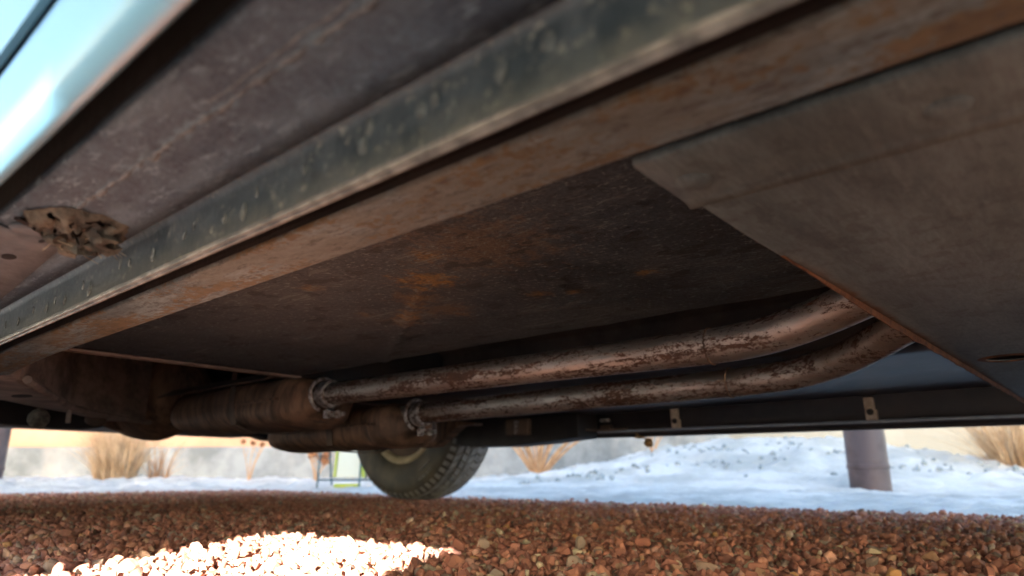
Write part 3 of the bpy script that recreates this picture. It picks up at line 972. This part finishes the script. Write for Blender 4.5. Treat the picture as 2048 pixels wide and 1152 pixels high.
plug = mk('torn_rubber_plug', V, F, MAT['mud'], car, True, angle=60)
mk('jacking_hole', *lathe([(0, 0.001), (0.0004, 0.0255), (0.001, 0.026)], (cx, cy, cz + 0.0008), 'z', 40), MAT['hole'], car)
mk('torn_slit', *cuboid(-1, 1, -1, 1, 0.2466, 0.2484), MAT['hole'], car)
o = bpy.data.objects['torn_slit']
for v in o.data.vertices:
    s_, t_ = v.co.x, v.co.y
    v.co.x, v.co.y = 0.1060 + s_ * 0.0125 - t_ * 0.0013, 0.4775 + s_ * 0.0105 + t_ * 0.0016
for i, (x, y) in enumerate(((0.131, 0.478), (0.1275, 0.4865), (0.139, 0.466), (0.116, 0.474), (0.134, 0.447))):
    mk('rubber_shred', *blob((x, y, cz - 0.0055), random.uniform(0.004, 0.0075), 1.1, i + 20, (1.3, 0.8, 0.8)), MAT['mud'], plug, True)
for i in range(16):
    a = random.uniform(-0.4, 2.2)
    p = Vector((cx + 0.022 * math.cos(a), cy + 0.022 * math.sin(a), cz - 0.003))
    q = p + Vector((random.gauss(0.004, 0.008), random.gauss(0, 0.009), random.uniform(-0.008, -0.001)))
    mk('fibre', *tube(smooth_path([p, (p + q) / 2 + Vector((random.gauss(0, .002), random.gauss(0, .002), -0.001)), q], 3), 0.00022, 4), MAT['straw_fibre'], plug)

# frame rail, rounded outer corner
def arc(cx_, cz_, r, a0, a1, n):
    return [(cx_ + r * math.cos(R(a0 + (a1 - a0) * i / n)), cz_ + r * math.sin(R(a0 + (a1 - a0) * i / n))) for i in range(n + 1)]
rail_prof = arc(0.2292, 0.2580, 0.003, 180, 270, 3) + arc(0.272, 0.262, 0.007, 270, 360, 4) + [(0.279, 0.345)]
def rail_at(y):
    k = max(0.0, (y - 0.98) / 0.32)
    dz = -0.014 * min(1, k) ** 2
    dx = 0.012 * min(1.2, k) ** 2
    return [(x + dx * (x > 0.25) * 0, z + dz) for x, z in rail_prof]
mk('frame_rail', *strip(rail_at, list(np.linspace(-0.9, 1.34, 70))), MAT['rail'], car, True, angle=60)
mk('rail_web_shade', *strip([(0.2268, 0.2585), (0.2260, 0.262), (0.2260, 0.345)], list(np.linspace(-0.9, 1.34, 30))), MAT['dark'], car)  # near-black side strip, painted as the shade between pinch weld and rail

# floor pan with a shallow crease each way, flange at its rear edge
xs, ys = np.linspace(0.279, 0.765, 60), np.linspace(0.05, 1.235, 140)
X, Y = np.meshgrid(xs, ys)
Zf = 0.300 + 0 * X
lx = 0.640 - (Y - 0.36) * 0.19 + 0.0
Zf += -0.0022 * np.exp(-((X - (0.690 - 0.235 * np.clip(Y - 0.30, 0, 1.0))) / 0.006) ** 2)
Zf += -0.0035 * np.exp(-(((Y - 0.590 - (X - 0.51) * 1.45) / 0.012)) ** 2) * sstep(0.46, 0.50, X)
Zf += 0.0016 * vnoise(X, Y, 9, 8.0) + 0.0007 * vnoise(X, Y, 40, 4.0)
idx = np.arange(X.size).reshape(X.shape)
F = np.stack([idx[:-1, :-1].ravel(), idx[:-1, 1:].ravel(), idx[1:, 1:].ravel(), idx[1:, :-1].ravel()], 1).tolist()
floor = mk('floor_pan', np.stack([X.ravel(), Y.ravel(), Zf.ravel()], 1).tolist(), F, MAT['floor'], car, True)
mk('floor_flange', *join(cuboid(0.282, 0.765, 1.228, 1.250, 0.2945, 0.2985)), MAT['kick'], floor, bevel=0.0015)
# tunnel for the exhaust, far floor
mk('tunnel', *strip([(0.765, 0.3000), (0.767, 0.306), (0.772, 0.39), (0.80, 0.42), (1.12, 0.42), (1.165, 0.39), (1.172, 0.304), (1.178, 0.3005)], list(np.linspace(-0.9, 1.24, 20))), MAT['tunnel'], car, True)
box('tunnel_bracket', (0.774, 0.800, 0.20, 0.290, 0.312, 0.345), MAT['dark'], car, 0.006)
box('tunnel_crossmember', (0.772, 1.17, 0.20, 0.26, 0.345, 0.40), MAT['dark'], car, 0.008)
mk('far_floor_pan', *strip([(1.1785, 0.3005), (1.30, 0.300), (1.50, 0.3000), (1.52, 0.2985), (1.54, 0.300), (1.72, 0.300), (1.74, 0.2985), (1.76, 0.300), (1.895, 0.300)], list(np.linspace(-0.9, 1.6, 40))), MAT['far_floor'], car, True, thick=0.001)
mk('upper_floor', *cuboid(0.07, 2.03, -0.9, 1.26, 0.425, 0.430), MAT['dark'], car)
box('sill_inner', (0.163, 0.2255, -0.42, 1.75, 0.330, 0.345), MAT['dark'], car)
box('sill_closing', (0.066, 0.165, -0.42, 1.75, 0.30, 0.345), MAT['dark'], car)

# belly plate: flange against the rail, step, main sheet with a round hole
def plate_mesh():
    bm = bmesh.new()
    Y1 = 0.160
    hx, hy, hr = 1.096, 0.088, 0.026
    n = 28
    def V3(x, y):
        z = 0.2512 if x > 0.352 else 0.2530
        return bm.verts.new((x, y, z + (0.0006 * noise.noise(Vector((x * 7, y * 9, 1))))))
    # main sheet in columns, the column of the hole is bridged
    cols = [0.351, 0.42, 0.52, 0.64, 0.78, 0.92, hx - 0.045, hx + 0.045, 1.25, 1.45, 1.62, 1.78]
    rows = [Y1, hy + 0.045, hy - 0.045, -0.10, -0.35, -0.7]
    P = {}
    for i, x in enumerate(cols):
        for j, y in enumerate(rows):
            yy = y - (0.022 * (x - 0.35) if j == 0 else 0)
            P[i, j] = V3(x, yy)
    for i in range(len(cols) - 1):
        for j in range(len(rows) - 1):
            if (i, j) == (6, 1):
                continue
            bm.faces.new((P[i, j], P[i + 1, j], P[i + 1, j + 1], P[i, j + 1]))
    ring = [bm.verts.new((hx + hr * math.cos(2 * math.pi * k / n), hy + hr * math.sin(2 * math.pi * k / n), 0.2512)) for k in range(n)]
    lip = [bm.verts.new((hx + (hr - .0005) * math.cos(2 * math.pi * k / n), hy + (hr - .0005) * math.sin(2 * math.pi * k / n), 0.2526)) for k in range(n)]
    cor = [P[7, 1], P[6, 1], P[6, 2], P[7, 2]]           # at 45, 135, 225, 315 degrees
    q = n // 4
    for c_ in range(4):
        s0 = q // 2 + c_ * q + 0
        for k in range(s0, s0 + q):
            bm.faces.new((ring[k % n], ring[(k + 1) % n], cor[c_] if k < s0 + q // 2 else cor[(c_ + 1) % 4]))
        bm.faces.new((ring[(s0 + q // 2) % n], cor[c_], cor[(c_ + 1) % 4])) if False else None
    for c_ in range(4):
        s0 = q // 2 + c_ * q + q // 2
        try:
            bm.faces.new((cor[c_], cor[(c_ + 1) % 4], ring[s0 % n]))
        except ValueError:
            pass
    for k in range(n):
        f = bm.faces.new((ring[k], ring[(k + 1) % n], lip[(k + 1) % n], lip[k]))
    # down-turned rusty rear edge
    for i in range(len(cols) - 1):
        a, b_ = P[i, 0], P[i + 1, 0]
        c_ = bm.verts.new((b_.co.x, b_.co.y + 0.0008, b_.co.z + 0.0045))
        d = bm.verts.new((a.co.x, a.co.y + 0.0008, a.co.z + 0.0045))
        f = bm.faces.new((a, b_, c_, d))
        f.material_index = 1
    bmesh.ops.recalc_face_normals(bm, faces=bm.faces)
    me = bpy.data.meshes.new('belly_plate')
    bm.to_mesh(me)
    bm.free()
    me.materials.append(MAT['plate'])
    me.materials.append(MAT['rust_edge'])
    return me
plate = link(bpy.data.objects.new('belly_plate', plate_mesh()), car)
xs_ = np.linspace(0.47, 1.79, 120)
V, F = [], []
for i, x in enumerate(xs_):
    y = 0.1595 - 0.022 * (x - 0.35)
    hgt = 0.0062 * float(sstep(0.47, 0.75, x)) * (1 + 0.35 * noise.noise(Vector((x * 22, 1, 0))) + 0.25 * noise.noise(Vector((x * 70, 5, 0)))) + 0.0004
    for dy, z in ((-0.0022, 0.2508), (-0.0012, 0.2508 - hgt), (0.0002, 0.2508 - hgt), (0.0010, 0.2530)):
        V.append((x, y + dy, z))
for i in range(len(xs_) - 1):
    for k in range(3):
        F.append((i * 4 + k, i * 4 + k + 1, i * 4 + 5 + k, i * 4 + 4 + k))
mk('rusty_edge_lip', V, F, MAT['rust_edge'], plate, True, angle=60)


def flange_prof(y):
    return [(0.2865, 0.2610), (0.2870, 0.2567), (0.2880, 0.2560), (0.300, 0.2552), (0.325, 0.2546), (0.340, 0.2540), (0.3455, 0.2538), (0.351, 0.2514)]
mk('plate_flange', *strip(flange_prof, [-0.7, -0.4, -0.1, 0.05, 0.12, 0.150, 0.1655]), MAT['plate'], plate, True, thick=0.0012, angle=80)
mk('plate_hole_rim', *lathe([(0.0008, 0.0258), (-0.0008, 0.0262), (-0.0010, 0.030), (0.0005, 0.036)], (1.096, 0.088, 0.2508), 'z', 40, caps=False), MAT['rust_edge'], plate, True)
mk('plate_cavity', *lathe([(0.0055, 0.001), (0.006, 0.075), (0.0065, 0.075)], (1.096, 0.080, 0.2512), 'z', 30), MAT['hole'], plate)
for x, y in ((0.3225, 0.149), (0.3245, 0.030), (0.324, -0.09)):
    mk('plug_weld', *lathe([(-0.0022, 0.0015), (-0.0024, 0.004), (-0.0014, 0.0075), (0.0, 0.0098), (0.001, 0.010)], (x, y, 0.2543), 'z', 28), MAT['galv' if False else 'plate'], plate, True)

# exhaust pipes
P1 = [(0.853, 1.34, 0.272), (0.852, 1.10, 0.271), (0.851, 0.76, 0.270), (0.850, 0.50, 0.2685), (0.848, 0.40, 0.2675), (0.842, 0.335, 0.2685), (0.832, 0.280, 0.2735), (0.818, 0.225, 0.283), (0.800, 0.16, 0.297), (0.775, 0.05, 0.315), (0.76, -0.2, 0.33), (0.76, -0.6, 0.33)]
P2 = [(1.103, 1.34, 0.2460), (1.102, 1.15, 0.2475), (1.101, 0.80, 0.2505), (1.100, 0.52, 0.2515), (1.096, 0.43, 0.2525), (1.083, 0.355, 0.2555), (1.055, 0.285, 0.2640), (1.015, 0.225, 0.2770), (0.96, 0.16, 0.2910), (0.90, 0.05, 0.3080), (0.87, -0.2, 0.3180), (0.87, -0.6, 0.3180)]
for pts, yc in ((P1, 1.262), (P2, 1.246)):
    mk('exhaust_pipe', *tube(smooth_path(pts, 10), 0.0235, 40), MAT['pipe'], car, True)
    x, z = pts[0][0], pts[0][2]
    sp_ = smooth_path(pts, 10)
    wy = 0.385 if yc > 1.25 else 0.47
    wp = min(sp_, key=lambda p: abs(p.y - wy))
    mk('weld_bead', *tube([(wp.x + (0.0238 + 0.0006 * math.sin(17 * t)) * math.cos(t), wp.y + 0.0008 * math.sin(23 * t), wp.z + (0.0238 + 0.0006 * math.sin(17 * t)) * math.sin(t)) for t in np.linspace(0, 2 * math.pi, 70)], 0.0012, 6), MAT['muffler'], car, True)
    cl = mk('exhaust_clamp', *lathe([(-0.020, 0.0262), (-0.018, 0.0285), (0.004, 0.0290), (0.008, 0.0275), (0.010, 0.0270)], (x, yc, z), 'y', 40), MAT['galv'], car, True)
    ring = [(x + 0.034 * math.cos(t), yc + 0.014, z + 0.034 * math.sin(t)) for t in np.linspace(R(-75), R(255), 40)]
    mk('u_bolt', *tube(ring, 0.0042, 10), MAT['galv'], cl, True)
    mk('saddle', *blob((x + 0.012, yc + 0.004, z - 0.040), 0.0095, 0.5, 3, (1.35, 1.3, 0.95)), MAT['galv'], cl, True)
    mk('bolt', *lathe([(-0.036, 0.0045), (-0.020, 0.0045), (-0.019, 0.0085), (-0.010, 0.0085), (-0.009, 0.004), (0.01, 0.004)], (x + 0.018, yc, z - 0.042), 'y', 12), MAT['galv'], cl)
    mk('nut', *lathe([(-0.008, 0.008), (0.008, 0.008)], (x - 0.006, yc - 0.01, z - 0.044), 'z', 6), MAT['galv'], cl)

# mufflers
def muffler(x, z, y0, y1, hw, hh, seed):
    L = y1 - y0
    prof = [(0.0, 0.28), (0.012, 0.34), (0.03, 0.72), (0.05, 0.93), (0.07, 1.0), (0.075, 1.03), (0.085, 1.03), (0.092, 1.0)]
    for k in range(1, 9):
        prof.append((0.092 + (L * 0.55 - 0.092) * k / 8, 1.0))
    for k in range(10):
        a = L * 0.55 + (L * 0.30) * k / 9
        prof.append((a, 1.0 + (0.014 if k % 2 else -0.010)))
    prof += [(L - 0.075, 1.0), (L - 0.05, 0.93), (L - 0.02, 0.70), (L, 0.3)]
    v, f = lathe(prof, (0, 0, 0), 'y', 56, 1, 1)
    out = []
    for px, py, pz in v:
        r = math.hypot(px, pz)
        c_, s_ = px / r, pz / r
        k = r * (abs(c_) ** 3.2 + abs(s_) ** 3.2) ** (-1 / 3.2)
        dent = 1 + 0.10 * noise.noise(Vector((c_ * 1.3, py * 5, s_ * 1.3 + seed)))
        out.append((x + c_ * k * hw * dent, y0 + py, z + s_ * k * hh * dent))
    o = mk('muffler', out, f, MAT['muffler'], car, True, angle=50)
    seam = [(x + hw * 1.02, y0 + 0.05, z), (x + hw * 1.02, y1 - 0.05, z)]
    for sx in (-1, 1):
        mk('seam', *cuboid(x + sx * hw * 1.0 - 0.005, x + sx * hw * 1.0 + 0.005, y0 + 0.06, y1 - 0.07, z - 0.003, z + 0.003), MAT['muffler'], o, bevel=0.0015)
    return o
muffler(0.875, 0.262, 1.275, 1.90, 0.098, 0.054, 1)
for (x, y, z, hw, hh) in ((0.875, 1.52, 0.262, 0.100, 0.056), (1.125, 1.50, 0.222, 0.100, 0.054)):
    st_ = [(x - hw * 1.01, y, z + 0.11), (x - hw * 1.02, y, z), (x - hw * 0.93, y, z - hh * 0.80), (x - hw * 0.6, y, z - hh * 1.04), (x, y, z - hh * 1.08), (x + hw * 0.6, y, z - hh * 1.04), (x + hw * 0.93, y, z - hh * 0.80), (x + hw * 1.02, y, z), (x + hw * 1.01, y, z + 0.11)]
    v_, f_ = [], []
    for p in st_:
        v_ += [(p[0], p[1] - 0.012, p[2]), (p[0], p[1] + 0.012, p[2])]
    for k in range(len(st_) - 1):
        f_.append((2 * k, 2 * k + 1, 2 * k + 3, 2 * k + 2))
    mk('muffler_strap', v_, f_, MAT['dark_brown'], car, thick=0.002)
mk('tail_pipe', *tube(smooth_path([(0.86, 1.86, 0.262), (0.84, 2.0, 0.262), (0.78, 2.09, 0.245), (0.70, 2.11, 0.27), (0.62, 2.10, 0.33)], 8), 0.026, 20), MAT['muffler'], car, True)
mk('shock_absorber', *tube([(0.62, 1.90, 0.235), (0.60, 1.78, 0.40)], [0.024, 0.024], 20), MAT['dark_brown'], car, True)
mk('heat_shield', *prism([(0.74, 0.300), (0.78, 0.322), (0.95, 0.326), (1.00, 0.305), (0.995, 0.302), (0.945, 0.322), (0.785, 0.318), (0.745, 0.297)], 'y', 1.33, 1.86), MAT['dark_brown'], car, bevel=0.002)
muffler(1.125, 0.222, 1.262, 1.86, 0.098, 0.052, 2)

# kicked-in rear of the frame, with its lip
kick = mk('frame_kick', *prism([(0.16, 1.28), (0.29, 1.22), (0.312, 1.27), (0.47, 1.60), (0.60, 1.76), (0.74, 1.90), (0.66, 1.97), (0.53, 1.80), (0.44, 1.70), (0.345, 1.58), (0.16, 1.46)], 'z', 0.240, 0.40), MAT['kick'], car, bevel=0.010)
mk('kick_flange', *tube([(0.300, 1.232, 0.243), (0.39, 1.42, 0.239), (0.476, 1.598, 0.237), (0.60, 1.752, 0.237), (0.745, 1.893, 0.238)], 0.0065, 8), MAT['kick'], kick, True)
mk('kick_hole', *lathe([(0, 0.001), (0.0006, 1), (0.003, 1)], (0.352, 1.46, 0.2388), 'z', 24, 0.014, 0.032), MAT['hole'], kick)
mk('bump_stop', *lathe([(-0.030, 0.006), (-0.026, 0.014), (-0.016, 0.020), (-0.004, 0.020), (0.006, 0.013), (0.010, 0.006), (0.030, 0.006)], (0.447, 1.70, 0.229), 'z', 24), MAT['mud'], car, True)
mk('stud', *tube([(0.50, 1.70, 0.245), (0.502, 1.70, 0.213)], 0.005, 8), MAT['kick'], car, True)
mk('wheel_well', *cuboid(0.10, 0.75, 1.95, 1.98, 0.30, 0.62), MAT['dark_brown'], car)

# rear crossmember: stamped lower edge
low = [(0.10, 0.235), (0.476, 0.230), (0.586, 0.227), (0.665, 0.226), (0.70, 0.232), (0.735, 0.246), (0.809, 0.249), (0.835, 0.240), (0.94, 0.235), (0.985, 0.226), (1.055, 0.225), (1.085, 0.236), (1.105, 0.236), (1.125, 0.229), (1.19, 0.229), (1.222, 0.221), (1.45, 0.205), (1.49, 0.222), (1.56, 0.232), (1.72, 0.234)]
mk('rear_crossmember', *prism(low + [(1.72, 0.46), (0.10, 0.46)], 'y', 2.115, 2.20), MAT['dark'], car, bevel=0.006)
mk('rear_axle', *tube([(0.2, 2.06, 0.355), (1.85, 2.06, 0.355)], 0.042, 24), MAT['dark_brown'], car, True)
mk('differential', *lathe([(-0.16, 0.03), (-0.15, 0.07), (-0.10, 0.115), (0.0, 0.13), (0.09, 0.12), (0.12, 0.07)], (0.83, 2.08, 0.330), 'y', 36), MAT['muffler'], car, True)
mk('rear_floor', *strip([(0.07, 0.50), (2.03, 0.50)], [1.24, 1.5, 2.6, 3.5]), MAT['dark'], car)
mk('floor_rise', *cuboid(0.28, 1.90, 1.30, 1.32, 0.31, 0.52), MAT['dark'], car)
mk('fuel_tank', *prism([(2.45, 0.34), (2.52, 0.28), (3.2, 0.28), (3.28, 0.36), (3.2, 0.5), (2.45, 0.5)], 'x', 0.45, 1.65), MAT['dark'], car, bevel=0.02)
mk('frame_upright', *prism([(0.60, 0.25), (0.66, 0.25), (0.70, 0.46), (0.62, 0.46)], 'y', 1.93, 1.97), MAT['dark_brown'], car, bevel=0.004)

# far side: suspension arm, frame lump, sill with clips
arm = [(2.34, 0.292), (2.12, 0.212), (2.00, 0.222), (1.80, 0.196), (1.60, 0.187), (1.545, 0.190), (1.45, 0.246), (1.385, 0.245), (1.385, 0.252), (1.47, 0.262), (1.60, 0.32), (2.34, 0.34)]
mk('control_arm', *prism(arm, 'x', 1.43, 1.47), MAT['muffler'], car, bevel=0.004)
lump = [(1.84, 0.30), (1.83, 0.214), (1.74, 0.206), (1.57, 0.204), (1.42, 0.211), (1.277, 0.222), (1.277, 0.31)]
mk('far_frame_end', *prism(lump, 'x', 1.79, 1.90), MAT['dark'], car, bevel=0.004)
box('frame_bracket', (1.770, 1.79, 1.465, 1.565, 0.236, 0.290), MAT['dark_brown'], car, 0.004)
box('bracket_tab', (1.764, 1.770, 1.505, 1.520, 0.240, 0.283), MAT['galv'], car, 0.001)
mk('brake_hose', *tube(smooth_path([(1.80, 1.45, 0.285), (1.80, 1.40, 0.283), (1.81, 1.35, 0.265), (1.83, 1.29, 0.248), (1.86, 1.22, 0.245), (1.88, 1.15, 0.247)], 6), 0.004, 8), MAT['dark_brown'], car, True)
box('line_clip', (1.872, 1.890, 1.21, 1.25, 0.242, 0.262), MAT['dark_brown'], car, 0.002)
box('line_clip', (1.872, 1.890, 1.22, 1.25, 0.272, 0.282), MAT['galv'], car, 0.002)
def far_sill(y):
    d = 0.010 * (y - 0.3)
    return [(1.895, 0.318), (1.897, 0.285 + d), (1.900, 0.272 + d), (1.899, 0.260 + d), (1.902, 0.242 + d), (1.906, 0.2335 + d), (1.914, 0.229 + d), (1.922, 0.2275 + d), (1.926, 0.224 + d), (1.927, 0.2155 + d), (1.930, 0.2145 + d), (1.933, 0.2155 + d), (1.934, 0.236 + d), (2.03, 0.246 + d), (2.040, 0.262), (2.045, 0.29)]
mk('far_sill', *strip(far_sill, YS), MAT['black_rocker'], car, True, angle=50)
mk('sill_lip_glint', *tube([(1.9035, y, 0.2335 + 0.010 * (y - 0.3)) for y in YS], 0.0042, 10), MAT['lip_glint'], car, True)  # painted highlight along the lip, drawn as a thin pale tube
for y in (0.455, 0.992):
    d = 0.010 * (y - 0.3)
    cl = mk('trim_clip', *join(cuboid(1.882, 1.8975, y - 0.012, y + 0.010, 0.262 + d, 0.292 + d), cuboid(1.884, 1.898, y - 0.016, y + 0.010, 0.236 + d, 0.2618 + d)), MAT['tan_clip'], car, bevel=0.002)
    mk('bolt', *lathe([(-0.004, 0.0045), (0.0, 0.0075), (0.004, 0.0085), (0.006, 0.0085)], (1.880, y - 0.002, 0.256 + d), 'x', 14), MAT['bolt'], cl, True)


# wheels
def wheel(cx_, cy_, side, first=None):
    """side = +1: outer face towards +x"""
    Rw, zc = 0.345, float(ground_h(cx_, cy_)) + 0.340
    hub = bpy.data.objects.new('wheel', None)
    hub.location = (cx_, cy_, zc)
    C.objects.link(hub)
    hub.parent = car
    hub.matrix_parent_inverse = Matrix.Translation(car.location).inverted()
    def wmk(name, vf, mat, smooth=True, angle=40):
        v, f = vf
        me_o = mk(name, v, f, mat, None, smooth, angle=angle)
        me_o.parent = hub
        return me_o
    prof = [(-0.085, 0.196), (-0.094, 0.206), (-0.102, 0.228), (-0.106, 0.262), (-0.105, 0.295), (-0.098, 0.317), (-0.084, 0.331), (-0.080, 0.3345), (0.080, 0.3345), (0.084, 0.331), (0.098, 0.317), (0.105, 0.295), (0.106, 0.262), (0.102, 0.228), (0.094, 0.206), (0.085, 0.196)]
    ty = wmk('tyre', lathe(prof, (0, 0, 0), 'x', 72, caps=False), MAT['tyre'])
    # tread blocks in five ribs with slanted cuts
    V, F = [], []
    nb = 66
    for rib in range(5):
        xc = -0.064 + 0.032 * rib
        for k in range(nb):
            a0 = 2 * math.pi * (k + 0.5 * (rib % 2)) / nb
            a1 = a0 + 2 * math.pi / nb * 0.76
            sl = 0.035 if rib % 2 else -0.035
            v = []
            for rr in (0.332, 0.345 - 0.0035 * abs(rib - 2) ** 1.3):
                for (xx, aa) in ((xc - 0.0125, a0), (xc + 0.0125, a0 + sl), (xc + 0.0125, a1 + sl), (xc - 0.0125, a1)):
                    v.append((xx, rr * math.cos(aa), rr * math.sin(aa)))
            f = [(0, 1, 2, 3), (4, 7, 6, 5), (0, 4, 5, 1), (1, 5, 6, 2), (2, 6, 7, 3), (3, 7, 4, 0)]
            q = len(V)
            V += v
            F += [tuple(i + q for i in g_) for g_ in f]
    # shoulder lugs
    for s_ in (-1, 1):
        for k in range(nb):
            a0 = 2 * math.pi * k / nb
            a1 = a0 + 2 * math.pi / nb * 0.55
            v = []
            for (xx, rr) in ((0.084, 0.3335), (0.1000, 0.3185), (0.0975, 0.3135), (0.082, 0.3285)):
                v += [(s_ * xx, rr * math.cos(a0), rr * math.sin(a0)), (s_ * xx, rr * math.cos(a1), rr * math.sin(a1))]
            f = [(0, 1, 3, 2), (2, 3, 5, 4), (4, 5, 7, 6), (6, 7, 1, 0), (0, 2, 4, 6), (1, 7, 5, 3)]
            q = len(V)
            V += v
            F += [tuple(i + q for i in g_) for g_ in f]
    tr = wmk('tread', (V, F), MAT['tread'], False)
    tr['kind'] = 'stuff'
    s = -side
    rim = wmk('rim', lathe([(s * 0.082, 0.205), (s * 0.094, 0.206), (s * 0.098, 0.199), (s * 0.096, 0.190), (s * 0.090, 0.182), (s * 0.080, 0.178), (s * 0.078, 0.190)], (0, 0, 0), 'x', 56, caps=False), MAT['rim'])
    wmk('rim_barrel', lathe([(s * 0.078, 0.180), (s * 0.0, 0.168), (-s * 0.03, 0.150), (-s * 0.035, 0.07), (-s * 0.03, 0.02)], (0, 0, 0), 'x', 48), MAT['dark_brown'])
    wmk('brake_drum', lathe([(s * 0.075, 0.03), (s * 0.07, 0.135), (s * 0.02, 0.14), (0, 0.14)], (0, 0, 0), 'x', 40), MAT['dark'])
    wmk('hub_cap', lathe([(-s * 0.09, 0.01), (-s * 0.085, 0.08), (-s * 0.06, 0.14), (-s * 0.045, 0.145)], (0, 0, 0), 'x', 40), MAT['chrome'])
    # worn raised bars on the sidewall
    for aa, rr in ((R(-126), 0.262), (R(-122), 0.290)):
        pts = [(s * 0.1055, (rr) * math.cos(aa + t), rr * math.sin(aa + t)) for t in np.linspace(-0.13, 0.13, 7)]
        wmk('sidewall_mark', tube(pts, 0.004, 6), MAT['faded_mark'])
    return hub


def copy_tree(o, parent):
    c = o.copy()
    C.objects.link(c)
    c.parent = parent
    c.matrix_parent_inverse = o.matrix_parent_inverse
    for ch in o.children:
        copy_tree(ch, c)
    return c


w0 = wheel(1.882, 2.12, 1)
for (x, y, flip) in ((1.882, -0.78, 0), (0.218, 2.12, 1), (0.218, -0.78, 1)):
    c = copy_tree(w0, car)
    c.location = (x, y, float(ground_h(x, y)) + 0.340)
    c.rotation_euler = (0, 0, math.pi if flip else 0)

# upper body: sides with wheel openings, hood, roof and boot as closed shell
def side_outline():
    def arch(yc, r=0.37):
        return [(yc - r * math.cos(R(a)), 0.36 + r * math.sin(R(a))) for a in range(0, 181, 15)]
    low_ = [(-1.75, 0.36), (-1.72, 0.30)] + [(-1.16, 0.30)] + arch(-0.78) + [(-0.40, 0.2795), (1.74, 0.2795)] + arch(2.12) + [(2.5, 0.32), (3.35, 0.36), (3.45, 0.50)]
    up = [(3.44, 0.78), (3.35, 0.86), (2.35, 0.92)] + [(-0.35, 0.96), (-1.60, 0.86), (-1.78, 0.72)]
    return low_ + up
so = side_outline()
def side_x(z):
    return 0.0518 - 0.075 * max(0.0, min(1.0, (z - 0.28) / 0.30)) ** 0.8 + 0.09 * max(0.0, (z - 0.62)) 
bm = bmesh.new()
for sgn in (0, 1):
    vs = [bm.verts.new(((side_x(z) if sgn == 0 else 2.10 - side_x(z)), y, z)) for y, z in so]
    e = [bm.edges.new((vs[i], vs[(i + 1) % len(vs)])) for i in range(len(vs))]
    bmesh.ops.triangle_fill(bm, edges=e, use_beauty=True)
bmesh.ops.bisect_plane(bm, geom=bm.verts[:] + bm.edges[:] + bm.faces[:], plane_co=(0, 0, 0.32), plane_no=(0, 0, 1))
for zc in (0.36, 0.42, 0.5, 0.6, 0.7, 0.8):
    bmesh.ops.bisect_plane(bm, geom=bm.verts[:] + bm.edges[:] + bm.faces[:], plane_co=(0, 0, zc), plane_no=(0, 0, 1))
for v in bm.verts:
    v.co.x = side_x(v.co.z) if v.co.x < 1.05 else 2.10 - side_x(v.co.z)
bmesh.ops.recalc_face_normals(bm, faces=bm.faces)
me = bpy.data.meshes.new('body_side')
bm.to_mesh(me)
bm.free()
me.materials.append(MAT['paint'])
bs = bpy.data.objects.new('body_side', me)
sm = bs.modifiers.new('thickness', 'SOLIDIFY')
sm.thickness = 0.004
sm.offset = 0
link(bs, car)
top = [(-1.75, 0.36), (-1.78, 0.72), (-1.60, 0.86), (-0.35, 0.96), (2.35, 0.92), (3.35, 0.86), (3.44, 0.78), (3.45, 0.50), (3.35, 0.36)]
v, f = [], []
for y, z in top:
    v += [(0.055 - 0.0, y, z), (2.045, y, z)]
v = [((0.05 if i % 2 == 0 else 2.05), y, z) for i, (x, y, z) in enumerate(v)]
for i in range(len(top) - 1):
    f.append((2 * i, 2 * i + 1, 2 * i + 3, 2 * i + 2))
mk('bonnet_and_boot', v, f, MAT['paint'], car, thick=0.004)
roof_p = [(0.05, 0.95), (0.62, 1.36), (0.95, 1.42), (1.65, 1.40), (1.95, 1.33), (2.55, 0.93)]
v, f = [], []
for y, z in roof_p:
    k = (z - 0.93) * 0.42
    v += [(0.09 + k, y, z), (2.01 - k, y, z)]
for i in range(len(roof_p) - 1):
    f.append((2 * i, 2 * i + 1, 2 * i + 3, 2 * i + 2))
mk('roof', v[2:10], [f_ for f_ in [(0, 1, 3, 2), (2, 3, 5, 4), (4, 5, 7, 6)]], MAT['paint'], car, thick=0.01)
mk('windscreen', v[0:4], [(0, 1, 3, 2)], MAT['glass'], car, thick=0.005)
mk('rear_window', v[8:12], [(0, 1, 3, 2)], MAT['glass'], car, thick=0.005)
for s_ in (0, 1):
    pv = [v[2 * i + s_] for i in range(len(roof_p))]
    mk('side_window', pv, [tuple(range(len(pv)))], MAT['glass'], car, thick=0.005)
